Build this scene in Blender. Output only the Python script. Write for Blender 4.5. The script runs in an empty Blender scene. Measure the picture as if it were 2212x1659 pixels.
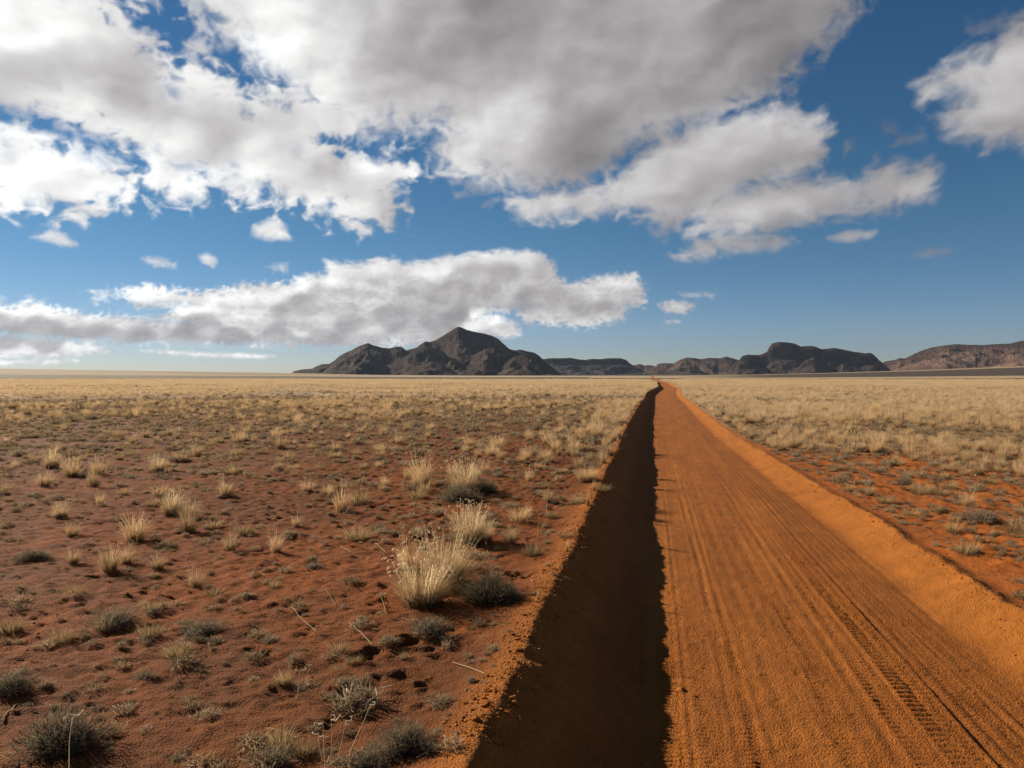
import bpy, math, random
import numpy as np
from mathutils import Vector
rng = np.random.default_rng(7)
random.seed(7)
C = bpy.context.scene.collection
SC = bpy.context.scene

# ---------------------------------------------------------------- camera, light, exposure
H_CAM = 2.4
cam_d = bpy.data.cameras.new('camera'); cam = bpy.data.objects.new('camera', cam_d); C.objects.link(cam)
cam_d.sensor_width = 36; cam_d.lens = 36*2958/4096; cam_d.clip_start = .05; cam_d.clip_end = 120000
cam.location = (0, 0, H_CAM); cam.rotation_euler = (math.radians(90-.6), 0, 0)
SC.camera = cam
SUN_AZ, SUN_EL = -57.0, 24.0
w = bpy.data.worlds.new('World'); SC.world = w; w.use_nodes = True
wn = w.node_tree; wn.nodes.clear()
sky = wn.nodes.new('ShaderNodeTexSky'); sky.sky_type = 'NISHITA'; sky.sun_disc = False
sky.sun_elevation = math.radians(SUN_EL); sky.sun_rotation = math.radians(SUN_AZ)
sky.altitude = 1000; sky.air_density = 1.0; sky.dust_density = .05; sky.ozone_density = 2.2
bg = wn.nodes.new('ShaderNodeBackground'); bg.inputs[1].default_value = .05
hsv = wn.nodes.new('ShaderNodeHueSaturation'); hsv.inputs['Saturation'].default_value = 1.24; hsv.inputs['Value'].default_value = .59
wo = wn.nodes.new('ShaderNodeOutputWorld')
tint = wn.nodes.new('ShaderNodeMix'); tint.data_type = 'RGBA'; tint.blend_type = 'MULTIPLY'; tint.inputs[0].default_value = 1.0; 
# the blue is a little deeper overhead, clearer and paler towards the horizon, all the way round
tc = wn.nodes.new('ShaderNodeTexCoord'); sx = wn.nodes.new('ShaderNodeSeparateXYZ'); mr = wn.nodes.new('ShaderNodeMapRange'); mr.interpolation_type = 'SMOOTHSTEP'
mr.inputs['From Min'].default_value = 0.0; mr.inputs['From Max'].default_value = .22
tn = wn.nodes.new('ShaderNodeMix'); tn.data_type = 'RGBA'; tn.inputs[6].default_value = (.84, .90, 1.22, 1); tn.inputs[7].default_value = (.80, 1.0, 1.05, 1)
wn.links.new(tc.outputs['Generated'], sx.inputs[0]); wn.links.new(sx.outputs[2], mr.inputs['Value']); wn.links.new(mr.outputs[0], tn.inputs[0]); wn.links.new(tn.outputs[2], tint.inputs[7])
wn.links.new(sky.outputs[0], hsv.inputs['Color']); wn.links.new(hsv.outputs[0], tint.inputs[6]); wn.links.new(tint.outputs[2], bg.inputs[0]); wn.links.new(bg.outputs[0], wo.inputs[0])
sd = bpy.data.lights.new('sun', 'SUN'); sd.energy = 5.0; sd.angle = math.radians(.53); sd.color = (1.0, .91, .76)
so = bpy.data.objects.new('sun', sd); C.objects.link(so)
a, e = math.radians(SUN_AZ), math.radians(SUN_EL)
so.rotation_euler = Vector((math.sin(a)*math.cos(e), math.cos(a)*math.cos(e), math.sin(e))).to_track_quat('Z', 'Y').to_euler()
so.location = (-40, 30, 60)
vs = SC.view_settings; SC.display_settings.display_device = 'sRGB'
vs.view_transform = 'Standard'; vs.look = 'None'; vs.exposure = 1.05; vs.gamma = 1; vs.use_curve_mapping = False
SC.render.engine = 'CYCLES'
cy = SC.cycles; cy.use_denoising = True; cy.max_bounces = 6; cy.diffuse_bounces = 3; cy.transparent_max_bounces = 12
cy.volume_bounces = 0; cy.sample_clamp_indirect = 6

# ---- numpy noise and the cloud picture of the sky
D2R = math.pi/180
# ---------------------------------------------------------------- noise
def _hash(ix, iy, seed):
    h = (ix.astype(np.int64)*374761393 + iy.astype(np.int64)*668265263 + seed*1442695041) & 0xffffffff
    h = ((h ^ (h >> 13))*1274126177) & 0xffffffff
    return ((h ^ (h >> 16)) & 0xffffff)/float(0xffffff)
def vnoise(x, y, seed=0):
    """gradient noise, about -1..1"""
    ix = np.floor(x); iy = np.floor(y); fx = x-ix; fy = y-iy
    ix = ix.astype(np.int64); iy = iy.astype(np.int64)
    u = fx*fx*fx*(fx*(fx*6-15)+10); v = fy*fy*fy*(fy*(fy*6-15)+10)
    def g(ax, ay, dx, dy):
        a = _hash(ax, ay, seed)*(2*math.pi)
        return np.cos(a)*dx + np.sin(a)*dy
    a = g(ix, iy, fx, fy); b = g(ix+1, iy, fx-1, fy)
    c = g(ix, iy+1, fx, fy-1); d = g(ix+1, iy+1, fx-1, fy-1)
    return ((a+(b-a)*u)*(1-v) + (c+(d-c)*u)*v)*1.5
def fbm(x, y, octv=5, seed=0, gain=0.5, lac=2.03):
    s = 0; a = 1; t = 0
    for o in range(octv):
        s = s + a*vnoise(x+o*17.3, y-o*9.7, seed+o); t += a; a *= gain; x = x*lac; y = y*lac
    return s/t
def billow(x, y, octv=5, seed=0, gain=0.5, lac=2.03):
    s = 0; a = 1; t = 0
    for o in range(octv):
        s = s + a*(1-2*np.abs(vnoise(x+o*17.3, y-o*9.7, seed+o))*1.3); t += a; a *= gain; x = x*lac; y = y*lac
    return s/t
def sstep(a, b, x):
    t = np.clip((x-a)/(b-a), 0, 1); return t*t*(3-2*t)
F_PX, CX, HZ = 1597.0, 1106.0, 812.7
def px_dir(px, py):
    """photo point (2212 wide) -> azimuth, elevation in degrees"""
    x = (px-CX)/F_PX; z = (HZ-py)/F_PX
    return math.atan(x)/D2R, math.atan(z/math.hypot(1, x))/D2R
# ---------------------------------------------------------------- clouds
# softness, wisp, thickness, base-darkness, outline
CL = [
 (1.3, 1.3, 1.0, 0, [(-260,-160),(225,-160),(240,5),(290,42),(335,90),(362,140),(395,150),(430,140),(470,155),(505,188),(545,215),(585,185),(610,208),(640,190),(720,200),(800,262),(765,292),(700,296),(745,325),(800,345),(862,335),(893,355),(880,385),(858,420),(868,487),(830,480),(768,497),(735,470),(690,458),(640,438),(590,420),(560,432),(520,436),(480,400),(445,375),(428,390),(432,420),(390,430),(345,442),(325,410),(310,350),(250,305),(180,288),(120,262),(60,250),(0,240),(-260,235)]),
 (1.1, 1.5, 0.62, 0, [(-260,235),(0,262),(60,268),(120,300),(190,312),(245,335),(275,375),(292,400),(285,430),(240,428),(246,450),(190,462),(120,466),(50,452),(0,440),(-260,425)]),
 (2.0, 0.7, 1.35, 0, [(395,-160),(440,20),(478,66),(512,100),(560,138),(620,172),(645,205),(690,260),(780,296),(850,272),(900,284),(940,262),(960,290),(948,330),(945,362),(990,385),(1050,402),(1120,408),(1230,412),(1300,378),(1370,318),(1430,298),(1500,272),(1560,252),(1600,232),(1645,208),(1690,180),(1720,140),(1770,105),(1808,50),(1850,0),(1900,-160)]),
 (1.2, 0.7, 0.8, 0, [(1095,438),(1130,428),(1200,418),(1280,405),(1335,385),(1385,328),(1440,292),(1500,272),(1570,250),(1640,233),(1700,236),(1765,255),(1788,290),(1780,330),(1745,370),(1700,385),(1650,392),(1600,410),(1550,470),(1480,472),(1430,505),(1400,462),(1300,458),(1200,477),(1130,470)]),
 (1.2, 0.6, 0.95, 0, [(1480,500),(1530,452),(1590,412),(1640,395),(1720,384),(1800,392),(1860,400),(1900,358),(1925,352),(1960,372),(2005,358),(2024,385),(2005,428),(1900,452),(1800,466),(1700,488),(1600,504)]),
 (0.8, 0.9, 0.5, 0, [(1455,556),(1500,530),(1520,505),(1600,505),(1720,520),(1700,532),(1560,546),(1500,562)]),
 (1.4, 0.6, 0.95, 0, [(2500,-40),(2212,40),(2150,88),(2090,130),(2040,150),(1985,188),(1995,215),(2062,198),(2082,215),(2032,250),(2040,282),(2100,302),(2212,312),(2500,320)]),
 (0.55, 0.9, 1.0, 1, [(-260,650),(0,648),(20,668),(70,650),(130,668),(200,682),(265,684),(400,692),(500,690),(560,672),(600,640),(640,600),(705,592),(705,565),(770,570),(820,558),(870,570),(930,565),(1000,548),(1060,545),(1155,545),(1197,570),(1202,600),(1235,615),(1300,598),(1372,592),(1388,620),(1392,655),(1350,665),(1345,690),(1270,705),(1200,702),(1130,694),(1120,672),(1050,675),(1030,690),(980,740),(860,747),(700,747),(500,742),(250,737),(0,722),(-260,715)]),
 (0.5, 1.0, 0.75, 1, [(265,635),(310,615),(370,625),(430,632),(520,618),(600,610),(700,640),(700,700),(560,712),(400,700),(340,690),(380,665),(300,665)]),
 (0.5, 0.6, 0.8, 1, [(985,690),(1030,683),(1075,680),(1120,702),(1122,722),(1085,730),(1000,740)]),
 (0.3, 0.8, 0.65, 1, [(-260,728),(0,726),(110,735),(190,742),(245,760),(160,768),(60,770),(0,772),(-260,770)]),
 (0.25, 0.9, 0.45, 1, [(-260,775),(0,778),(90,776),(170,778),(100,788),(0,790),(-260,790)]),
 (0.22, 0.5, 0.5, 0, [(305,757),(370,757),(440,762),(520,763),(595,768),(575,774),(460,772),(380,766)]),
 (0.5, 0.8, 0.6, 0, [(552,486),(575,470),(600,470),(622,498),(625,514),(580,518),(556,505)]),
 (0.35, 0.9, 0.4, 0, [(70,512),(110,500),(135,506),(168,528),(140,534),(110,522)]),
 (0.3, 1.0, 0.3, 0, [(312,560),(345,556),(382,570),(378,578),(335,576)]),
 (0.3, 0.8, 0.4, 0, [(430,552),(452,549),(470,562),(460,577),(440,570)]),
 (0.3, 0.8, 0.5, 0, [(1422,658),(1450,648),(1490,656),(1502,664),(1470,678),(1435,674)]),
 (0.3, 1.0, 0.2, 0, [(1430,692),(1465,690),(1468,697),(1440,698)]),
 (0.3, 1.2, 0.16, 0, [(1465,636),(1540,630),(1545,642),(1480,644)]),
 (0.35, 0.8, 0.35, 0, [(1785,515),(1830,498),(1890,500),(1885,512),(1830,524)]),
 (0.35, 0.9, 0.16, 0, [(1968,548),(2010,535),(2055,540),(2040,552),(1985,558)]),
 (0.4, 1.0, 0.15, 0, [(975,415),(1010,408),(1015,425),(985,430)]),
 (0.6, 1.2, 0.17, 0, [(1900,270),(1960,290),(1990,280),(1995,305),(1930,315)]),
 (0.5, 1.2, 0.15, 0, [(1810,315),(1845,305),(1850,330),(1820,335)]),
 (0.6, 1.2, 0.14, 0, [(2080,50),(2160,35),(2190,60),(2120,80)]),
 (0.8, 1.6, 0.30, 0, [(395,-40),(470,-60),(470,20),(450,60),(500,90),(430,80),(405,40)]),
 (0.6, 1.4, 0.35, 0, [(415,95),(445,80),(452,115),(425,130),(400,110)]),
 (0.5, 1.4, 0.22, 0, [(185,630),(260,625),(280,640),(210,650)]),
 (0.3, 1.4, 0.18, 0, [(575,575),(620,568),(622,590),(590,588)]),
 (0.7, 1.3, 0.5, 0, [(270,-60),(330,-60),(345,20),(310,30),(280,10)]),
]
# holes: centre, radii (photo px) where the blue shows through, depth
HOLES = [(372,205,22,22,.8),(20,235,50,10,.6),(140,288,70,14,.8),(215,345,45,20,.7),(400,360,45,14,.7),(505,370,22,22,.8),
 (645,330,14,16,.9),(1055,205,22,10,.25),(775,312,20,20,.5),(1655,290,30,8,.35),(1360,315,16,14,.5),(1045,408,40,10,.5),(1430,345,20,20,.3),
 (2060,205,28,14,.5),(380,655,50,8,.7),(1120,662,60,9,.6),(575,395,26,14,.4),(25,330,22,26,.5),(90,400,60,12,.25)]
# brightness seen across the clouds (photo px, 0-255): how sunlight comes through thick and thin cloud
LUM = [int(v) for v in """
20 60 250 60 20 235 150 50 235 250 80 215 300 130 190 200 150 198 80 170 188 270 200 165 100 230 215 60 200 198 320 230 178 200 250 240 120 240 247 340 300 238 280 280 225 400 170 242 460 190 242 500 210 215 430 230 192 480 280 176 400 300 220 380 390 247 330 370 252 540 230 205 580 250 215 550 320 225 600 330 212 640 290 220 700 250 205 560 370 237 650 400 225 700 370 192 760 400 198 820 360 242 870 360 237 790 450 225 850 450 180 840 400 208 720 430 230 620 300 192 500 400 238
60 320 255 100 370 256 200 350 252 40 430 252 130 425 222 200 410 240 260 400 242 100 310 252
480 30 225 560 50 240 620 90 247 560 110 242 700 40 215 700 130 220 800 60 188 860 110 160 800 180 190 720 230 225 680 200 237 950 60 168 950 130 156 1000 180 163 900 200 172 850 240 200 950 240 200 1060 30 136 1060 80 146 1130 130 163 1100 200 180 1090 250 228 1140 240 215 1040 230 190 1200 60 158 1250 130 168 1200 200 162 1230 270 146 1300 200 163 1300 80 153 1400 60 158 1400 150 158 1450 60 168 1500 200 148 1480 260 158 1600 60 138 1600 150 148 1680 100 126 1700 180 130 1780 40 142
1000 300 215 1000 340 222 970 370 227 1060 340 200 1100 370 190 1180 380 172 1200 330 146 1250 340 130 1220 380 140 1320 330 140 1290 290 136 1380 270 155 1140 300 190 980 290 195 1100 290 195
1120 450 205 1200 450 198 1300 440 192 1400 430 185 1430 380 192 1500 330 190 1550 300 196 1620 270 198 1680 260 202 1740 280 190 1500 380 172 1570 350 178 1650 320 165 1700 340 165 1740 350 145 1480 430 165 1550 400 160 1620 370 155 1420 470 160 1350 410 197
1540 480 190 1600 460 192 1700 450 186 1620 410 160 1700 400 160 1800 430 163 1850 410 170 1950 390 175 2000 390 162 1800 460 145 1900 430 150 1700 480 145 1560 430 168 1940 360 138 1550 540 160 1640 530 152 1500 550 170 1700 525 148
2180 70 185 2120 130 196 2050 180 192 2180 150 190 2200 220 185 2080 250 174 2150 280 162 2200 300 146 2050 210 170 2110 220 185
20 665 244 60 655 244 120 675 236 200 690 226 280 690 215 300 630 238 370 640 232 320 660 200 430 640 226 480 650 214 520 630 226 600 630 215 560 650 205 640 605 230 720 575 232 760 590 203 820 565 228 870 580 212 930 575 217 800 620 190 700 640 186 620 670 165 660 655 160 740 660 182 850 600 192 900 630 168 1000 560 228 1070 555 228 1140 560 217 1170 580 165 1080 585 152 1010 590 172 1000 620 155 1100 610 170 1180 625 165 900 660 162 950 650 155 850 690 150 1050 640 162 1150 650 145 1250 620 196 1330 605 212 1370 620 184 1280 635 185 1200 650 156 1300 665 145 1250 660 140 1350 650 168 1230 690 192 1160 685 187 1290 690 192 1050 690 228 1020 705 206 1090 710 205 1060 725 172
0 690 168 100 700 150 200 710 140 300 715 145 400 720 136 500 725 140 600 725 145 700 725 150 780 735 162 450 700 168 550 690 202 500 680 212 350 700 190 650 700 190 700 695 195 750 700 156 800 710 185 900 720 175 980 690 134 940 700 146 0 715 146 860 740 190 600 742 185 400 738 165 250 730 155
0 740 148 100 745 160 200 750 207 60 765 205 0 765 217 150 762 217 50 783 217 120 780 222 450 765 217 320 761 222 355 764 222 400 768 220 430 769 220 480 769 222 520 768 222 560 770 222 585 770 220 590 495 238 110 515 227 345 570 217 450 562 227 1460 665 183 1840 510 165 2010 545 125 990 418 160 1950 290 120 1830 320 120 2140 55 95 330 30 225 430 95 205
""".split()]
def cloud_field(az, el, sun=(-57, 23), fine=True):
    """az, el: 2-D regular grids in degrees (az along axis 1 rising, el along axis 0 rising)"""
    step = az[0, 1]-az[0, 0]
    # noise lives on a near-conformal picture of the cloud layer: details shrink towards the horizon
    e = np.maximum(el, 0)+2.2
    X = az/e*3.0; Y = np.log(e)*5.2
    # for constant seeds across az the X coord shears; warp gently
    n1 = fbm(az*.30, el*.55+7, 4, 11); n2 = fbm(az*.30+31, el*.55, 4, 23)
    wx = az + 1.0*n1*np.clip(e/12, .25, 1); wy = el + .9*n2*np.clip(e/12, .25, 1)
    kk = np.where(el < 9, 1.5, 1.5)
    sc = np.clip(e/14, .28, 1.0)
    def lay(s, o, seed, f=fbm):
        # two scales blended by elevation, so low clouds get finer detail
        a = f(wx*s, wy*s*1.35, o, seed); b = f(wx*s*2.6, wy*s*4.0, o, seed+50)
        w = sstep(11, 6, el); return a*(1-w)+b*w
    big = lay(.22, 4, 3); mid = lay(.75, 5, 5); bil = lay(.62, 5, 71, lambda x, y, o, sd: billow(x, y, o, sd, .42)); fin = lay(2.3, 4, 9)
    dens = np.zeros_like(az); base = np.zeros_like(az)
    for soft, wisp, th, bs, poly in CL:
        P = [px_dir(*p) for p in poly]
        xs = [p[0] for p in P]; ys = [p[1] for p in P]
        m = 3.0
        j0 = int(max(0, (min(xs)-m-az[0, 0])/step)); j1 = int(min(az.shape[1], (max(xs)+m-az[0, 0])/step+1))
        i0 = int(max(0, (min(ys)-m-el[0, 0])/step)); i1 = int(min(az.shape[0], (max(ys)+m-el[0, 0])/step+1))
        if j1 <= j0 or i1 <= i0: continue
        x = az[i0:i1, j0:j1]; y = el[i0:i1, j0:j1]
        d2 = np.full(x.shape, 1e9); ins = np.zeros(x.shape, bool)
        for k in range(len(P)):
            ax, ay = P[k]; bx, by = P[(k+1) % len(P)]
            ex, ey = bx-ax, by-ay
            t = np.clip(((x-ax)*ex+(y-ay)*ey)/(ex*ex+ey*ey+1e-9), 0, 1)
            d2 = np.minimum(d2, (x-ax-t*ex)**2+(y-ay-t*ey)**2)
            if abs(ey) > 1e-9:
                c = ((ay > y) != (by > y)) & (x < ex*(y-ay)/ey+ax); ins ^= c
        sd = np.where(ins, 1, -1)*np.sqrt(d2)
        sl = (slice(i0, i1), slice(j0, j1))
        s = sd/soft + wisp*(.80*mid[sl]+.38*(bil[sl]-.25)+.15*fin[sl])*1.3 - .15
        dens[sl] = np.maximum(dens[sl], min(1, th*1.5)*sstep(-.8, 1.0, s))
    for cx, cy, rx, ry, am in HOLES:
        a, b = px_dir(cx, cy); ra = rx/F_PX/D2R; rb = ry/F_PX/D2R
        q = ((az-a)/ra)**2+((el-b)/rb)**2
        dens *= 1-am*np.exp(-q*.8)*np.clip(1.0+1.6*mid, 0, 1.3)/1.3
    # generic cloud cover outside the picture
    out = np.maximum(sstep(37, 44, np.abs(az)), sstep(29, 34, el))
    sd2 = np.hypot((az-sun[0])*np.cos(el*D2R), el-sun[1])
    g = sstep(.0, .5, fbm(az*.07+3, el*.11+1, 5, 99)+.2*fin-.05)*sstep(2, 8, el)
    gate = sstep(14, 24, sd2)
    dens = dens*(1-out*(1-gate)) ; dens = np.maximum(dens*(1-out), g*out*gate*.8)
    dens = np.clip(dens, 0, 1)
    alpha = 1-(1-dens)**2.2
    # brightness
    pts = np.array(LUM, float).reshape(-1, 3)
    num = np.zeros_like(az); den = np.zeros_like(az)+1e-12
    qx = wx-.45*n1; qy = wy-.4*n2
    for cx, cy, lm in pts:
        a, b = px_dir(cx, cy); sg = .052*b+.27
        j0 = max(0, int((a-7*sg-az[0, 0])/step)); j1 = int((a+7*sg-az[0, 0])/step)
        i0 = max(0, int((b-7*sg-el[0, 0])/step)); i1 = int((b+7*sg-el[0, 0])/step)
        if j1 <= 0 or i1 <= 0: continue
        c = (slice(i0, i1), slice(j0, j1))
        w = np.exp(-.5*(((qx[c]-a)/sg)**2+((qy[c]-b)/(sg*.72))**2))+1e-9/(1+(qx[c]-a)**2+(qy[c]-b)**2)
        num[c] += w*lm; den[c] += w
    sd2 = np.hypot((az-sun[0])*np.cos(el*D2R), (el-sun[1]))
    gen = 150+105*np.exp(-(sd2/40.0)**2)
    L = (num+1e-11*gen)/(den+1e-11)
    # small lit tops and shaded undersides from the relief of the puffs
    n = max(1, int(round(.35/step)))
    def slope(f, k): return f-np.roll(f, (k, -k), (0, 1))
    soft = lambda f, k: (f+np.roll(f, k, 0)+np.roll(f, -k, 0)+np.roll(f, k, 1)+np.roll(f, -k, 1))/5
    wl = sstep(11, 6, el)
    puff = fbm(wx*.33, wy*.5, 3, 41, .35)*(1-wl)+fbm(wx*.62, wy*1.15, 3, 47, .4)*wl
    rel = np.clip(slope(puff, 2*n)*2.0, -1, 1)*(.75-.2*wl)+np.clip(slope(soft(mid, 1), 2*n), -1, 1)*.15
    thin = 1-dens
    L = L*(1 - .13*rel*(.55+.55*wl) + .03*mid + .02*bil*(3.0*wl+.3) + .01*fin) + 14*thin*np.clip((235-L)/100, 0, 1)
    L = (L-150)*1.02+147+6*wl-12*thin; L = L+np.clip(182-L, 0, 80)*.22*wl; L = np.clip(L, 70, 264)/255.0
    lin = ((L+.055)/1.055)**2.4
    g = np.clip((L-.5)/.45, 0, 1)[..., None]
    tint = np.array([1.04, .98, 1.0])*(1-g)+np.array([1.0, 1.0, .985])*g
    return lin[..., None]*tint, alpha
# ---------------------------------------------------------------- helpers
def tag(o, label=None, cat=None, group=None, kind=None):
    if label: o['label'] = label
    if cat: o['category'] = cat
    if group: o['group'] = group
    if kind: o['kind'] = kind
    return o
def mesh_np(name, V, F, cols=None, mat=None, smooth=True, uv=None):
    """V (n,3); F: (m,4) or (m,3) arrays, or a list of both"""
    Fs = F if isinstance(F, list) else [F]
    me = bpy.data.meshes.new(name)
    tot = [f.ravel() for f in Fs]; idx = np.concatenate(tot).astype(np.int32)
    sizes = np.concatenate([np.full(len(f), f.shape[1], np.int32) for f in Fs])
    me.vertices.add(len(V)); me.vertices.foreach_set('co', np.asarray(V, np.float32).ravel())
    me.loops.add(len(idx)); me.loops.foreach_set('vertex_index', idx)
    me.polygons.add(len(sizes))
    st = np.concatenate([[0], np.cumsum(sizes)[:-1]]).astype(np.int32)
    me.polygons.foreach_set('loop_start', st)
    if smooth: me.polygons.foreach_set('use_smooth', np.ones(len(sizes), bool))
    me.update(calc_edges=True)
    if cols is not None:
        for k, arr in (cols.items() if isinstance(cols, dict) else [('Col', cols)]):
            at = me.color_attributes.new(k, 'FLOAT_COLOR', 'POINT')
            c4 = np.ones((len(V), 4), np.float32); c4[:, :arr.shape[1]] = arr
            at.data.foreach_set('color', c4.ravel())
    if uv is not None:
        at = me.attributes.new('st', 'FLOAT_VECTOR', 'POINT')
        u3 = np.zeros((len(V), 3), np.float32); u3[:, :2] = uv; at.data.foreach_set('vector', u3.ravel())
    if mat: me.materials.append(mat)
    return me
def link(name, me, parent=None):
    o = bpy.data.objects.new(name, me); C.objects.link(o)
    if parent: o.parent = parent
    return o
def grid_faces(nr, nc, keep=None):
    i = np.arange(nr-1)[:, None]; j = np.arange(nc-1)[None, :]
    a = i*nc+j
    f = np.stack([a, a+1, a+nc+1, a+nc], -1)
    return (f[keep] if keep is not None else f.reshape(-1, 4))
class NT:
    """a small wrapper round a material's node tree"""
    def __init__(s, name):
        s.m = bpy.data.materials.new(name); s.m.use_nodes = True; s.t = s.m.node_tree; s.t.nodes.clear()
        s.out = s.n('ShaderNodeOutputMaterial')
    def n(s, t, **k):
        x = s.t.nodes.new(t)
        for a, v in k.items():
            if a.startswith('_'): setattr(x, a[1:], v)
        for a, v in k.items():
            if not a.startswith('_'): s.set(x, a, v)
        return x
    def set(s, x, a, v):
        key = int(a[1:]) if a[0] == 'i' and a[1:].isdigit() else a.replace('__', ' ')
        sock = x.inputs[key]
        if isinstance(v, bpy.types.Node): s.t.links.new(v.outputs[0], sock)
        elif isinstance(v, bpy.types.NodeSocket): s.t.links.new(v, sock)
        else: sock.default_value = v
    def noise(s, vec, scale, detail=4, rough=.5, dist=0.0):
        return s.n('ShaderNodeTexNoise', Vector=vec, Scale=scale, Detail=detail, Roughness=rough, Distortion=dist)
    def ramp(s, fac, stops):
        r = s.n('ShaderNodeValToRGB'); s.set(r, 'Fac', fac); cr = r.color_ramp
        while len(cr.elements) < len(stops): cr.elements.new(.5)
        for el, (p, c) in zip(cr.elements, stops):
            el.position = p; el.color = (c[0], c[1], c[2], 1) if hasattr(c, '__len__') else (c, c, c, 1)
        return r
    def mix(s, fac, a, b, mode='MIX'):
        x = s.n('ShaderNodeMix', _data_type='RGBA', _blend_type=mode)
        s.set(x, 'i0', fac); s.set(x, 'i6', a); s.set(x, 'i7', b); return x.outputs[2]
    def math(s, op, a, b=0.0, c=0.0):
        return s.n('ShaderNodeMath', _operation=op, i0=a, i1=b, i2=c).outputs[0]

# ---------------------------------------------------------------- sky with clouds
def build_sky():
    sun = (SUN_AZ, SUN_EL)
    st = .09
    A, E = np.meshgrid(np.arange(-44, 44.01, st), np.arange(-1.0, 35.01, st))
    col, al = cloud_field(A, E, sun)
    cst = 1.0
    A2, E2 = np.meshgrid(np.arange(-180, 180.01, cst), np.arange(-3, 87.01, cst))
    col2, al2 = cloud_field(A2, E2, sun)
    R = 45000.0
    def sph(A, E):
        a = A*D2R; e = E*D2R
        return np.stack([R*np.sin(a)*np.cos(e), R*np.cos(a)*np.cos(e), R*np.sin(e)], -1).reshape(-1, 3)
    V1 = sph(A, E); V2 = sph(A2, E2)
    F1 = grid_faces(*A.shape)
    keep = ~((A2[:-1, :-1] >= -44) & (A2[:-1, :-1] < 44) & (E2[:-1, :-1] >= -1) & (E2[:-1, :-1] < 35))
    F2 = grid_faces(*A2.shape, keep=keep)+len(V1)
    V = np.concatenate([V1, V2])
    Cc = np.concatenate([col.reshape(-1, 3), col2.reshape(-1, 3)]); Al = np.concatenate([al.ravel(), al2.ravel()])
    m = NT('cloud_light')
    ca = m.n('ShaderNodeAttribute', _attribute_name='Col'); aa = m.n('ShaderNodeAttribute', _attribute_name='Cover')
    em = m.n('ShaderNodeEmission', Color=ca.outputs['Color'], Strength=.53)
    tr = m.n('ShaderNodeBsdfTransparent')
    mx = m.n('ShaderNodeMixShader', Fac=aa.outputs['Fac'], i1=tr, i2=em)
    m.set(m.out, 'Surface', mx)
    m.m.cycles.emission_sampling = 'NONE'
    me = mesh_np('sky', V, np.concatenate([F1, F2]), {'Col': Cc, 'Cover': np.repeat(Al[:, None], 3, 1)}, m.m)
    tag(link('sky', me), 'blue sky with broken grey and white clouds', None, None, 'structure')
build_sky()

# ---------------------------------------------------------------- the lie of the land
YAW = math.radians(10.6); SY, CY = math.sin(YAW), math.cos(YAW)
def bend(s): return 3.0*sstep(78, 160, s)-.8*sstep(220, 420, s)+.5*np.sin(s/37.0)*sstep(30, 90, s)
def to_world(s, t):
    tt = t+bend(s)*np.exp(-(t/120.0)**2)
    return s*SY+tt*CY, s*CY-tt*SY
HOR = np.array([(-3000, 1440), (-800, 1462), (0, 1477), (600, 1485), (1170, 1493), (1500, 1500), (1900, 1502.5), (2700, 1502.5), (3000, 1499), (3300, 1493), (3700, 1482), (4096, 1468), (5000, 1452), (8000, 1440)], float)
def rise(x, y):
    """height of the far plain: it climbs gently on both sides"""
    r = np.hypot(x, y); yy = np.maximum(y, .15*r+1e-3)
    px = 2048+2958*x/yy
    py = np.interp(px, HOR[:, 0], HOR[:, 1])
    R1 = 3000.0
    ang = (1505-py)/2958*np.minimum(yy, r)/np.maximum(r, 1e-3)
    u = np.clip((r-350)/(R1-350), 0, 1)
    return (ang*R1+H_CAM)*(u*u*(3-2*u))*np.where(y > 0, 1, .5)
PITS = [(rng.uniform(4.0, 11), rng.uniform(-2.9, -1.15), rng.uniform(.035, .075), rng.uniform(.006, .016), rng.uniform(0, 3.1)) for _ in range(110)]
PITS += [(5.6, -1.55, .09, .022, .4), (5.3, -1.8, .08, .035, 1.0), (6.9, -1.45, .09, .035, .2), (7.2, -1.3, .08, .03, .8), (5.0, -2.0, .09, .035, .3), (4.7, -1.6, .08, .03, 2.0)]
TRK = [(.16, .17, .055, .009), (.40, .12, .05, .005), (1.70, .16, .07, .008), (1.96, .24, .075, .018), (2.22, .10, .05, .007), (1.30, .14, .06, .005), (2.32, .17, .06, .007), (-.12, .15, .05, .007), (2.56, .12, .05, .005), (.67, .13, .055, .009)]
XTRK = [(2.1, .35, .11, .4, .16, .006), (1.1, .45, .07, 2.0, .17, .006), (2.45, .12, .2, 1.0, .10, .005), (.45, .3, .09, 4.0, .16, .006), (2.75, .10, .13, 3.0, .09, .004), (1.35, .2, .16, 5.0, .13, .005)]
GROOVE = [(.60, .028, .013), (.72, .026, .010), (.05, .02, .005), (.28, .02, .006), (1.56, .035, .013), (1.82, .03, .009), (2.14, .025, .012), (2.24, .02, .008), (2.44, .02, .009), (2.62, .02, .006), (1.25, .05, .007), (.95, .05, .008), (1.08, .04, .006), (2.74, .03, .006)]
def crest_l(s): return -.868+.028*vnoise(s*.9, s*0+3.3, 5)+.03*vnoise(s*.13, s*0+1.3, 6)+.012*vnoise(s*5, s*0+3.3, 15)
def crest_r(s): return 3.38-.24*sstep(8, 30, s)+.045*vnoise(s*.8, s*0+8.3, 7)+.05*vnoise(s*.15, s*0+4.3, 8)+.02*vnoise(s*3.1, s*0+4.3, 18)
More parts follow.
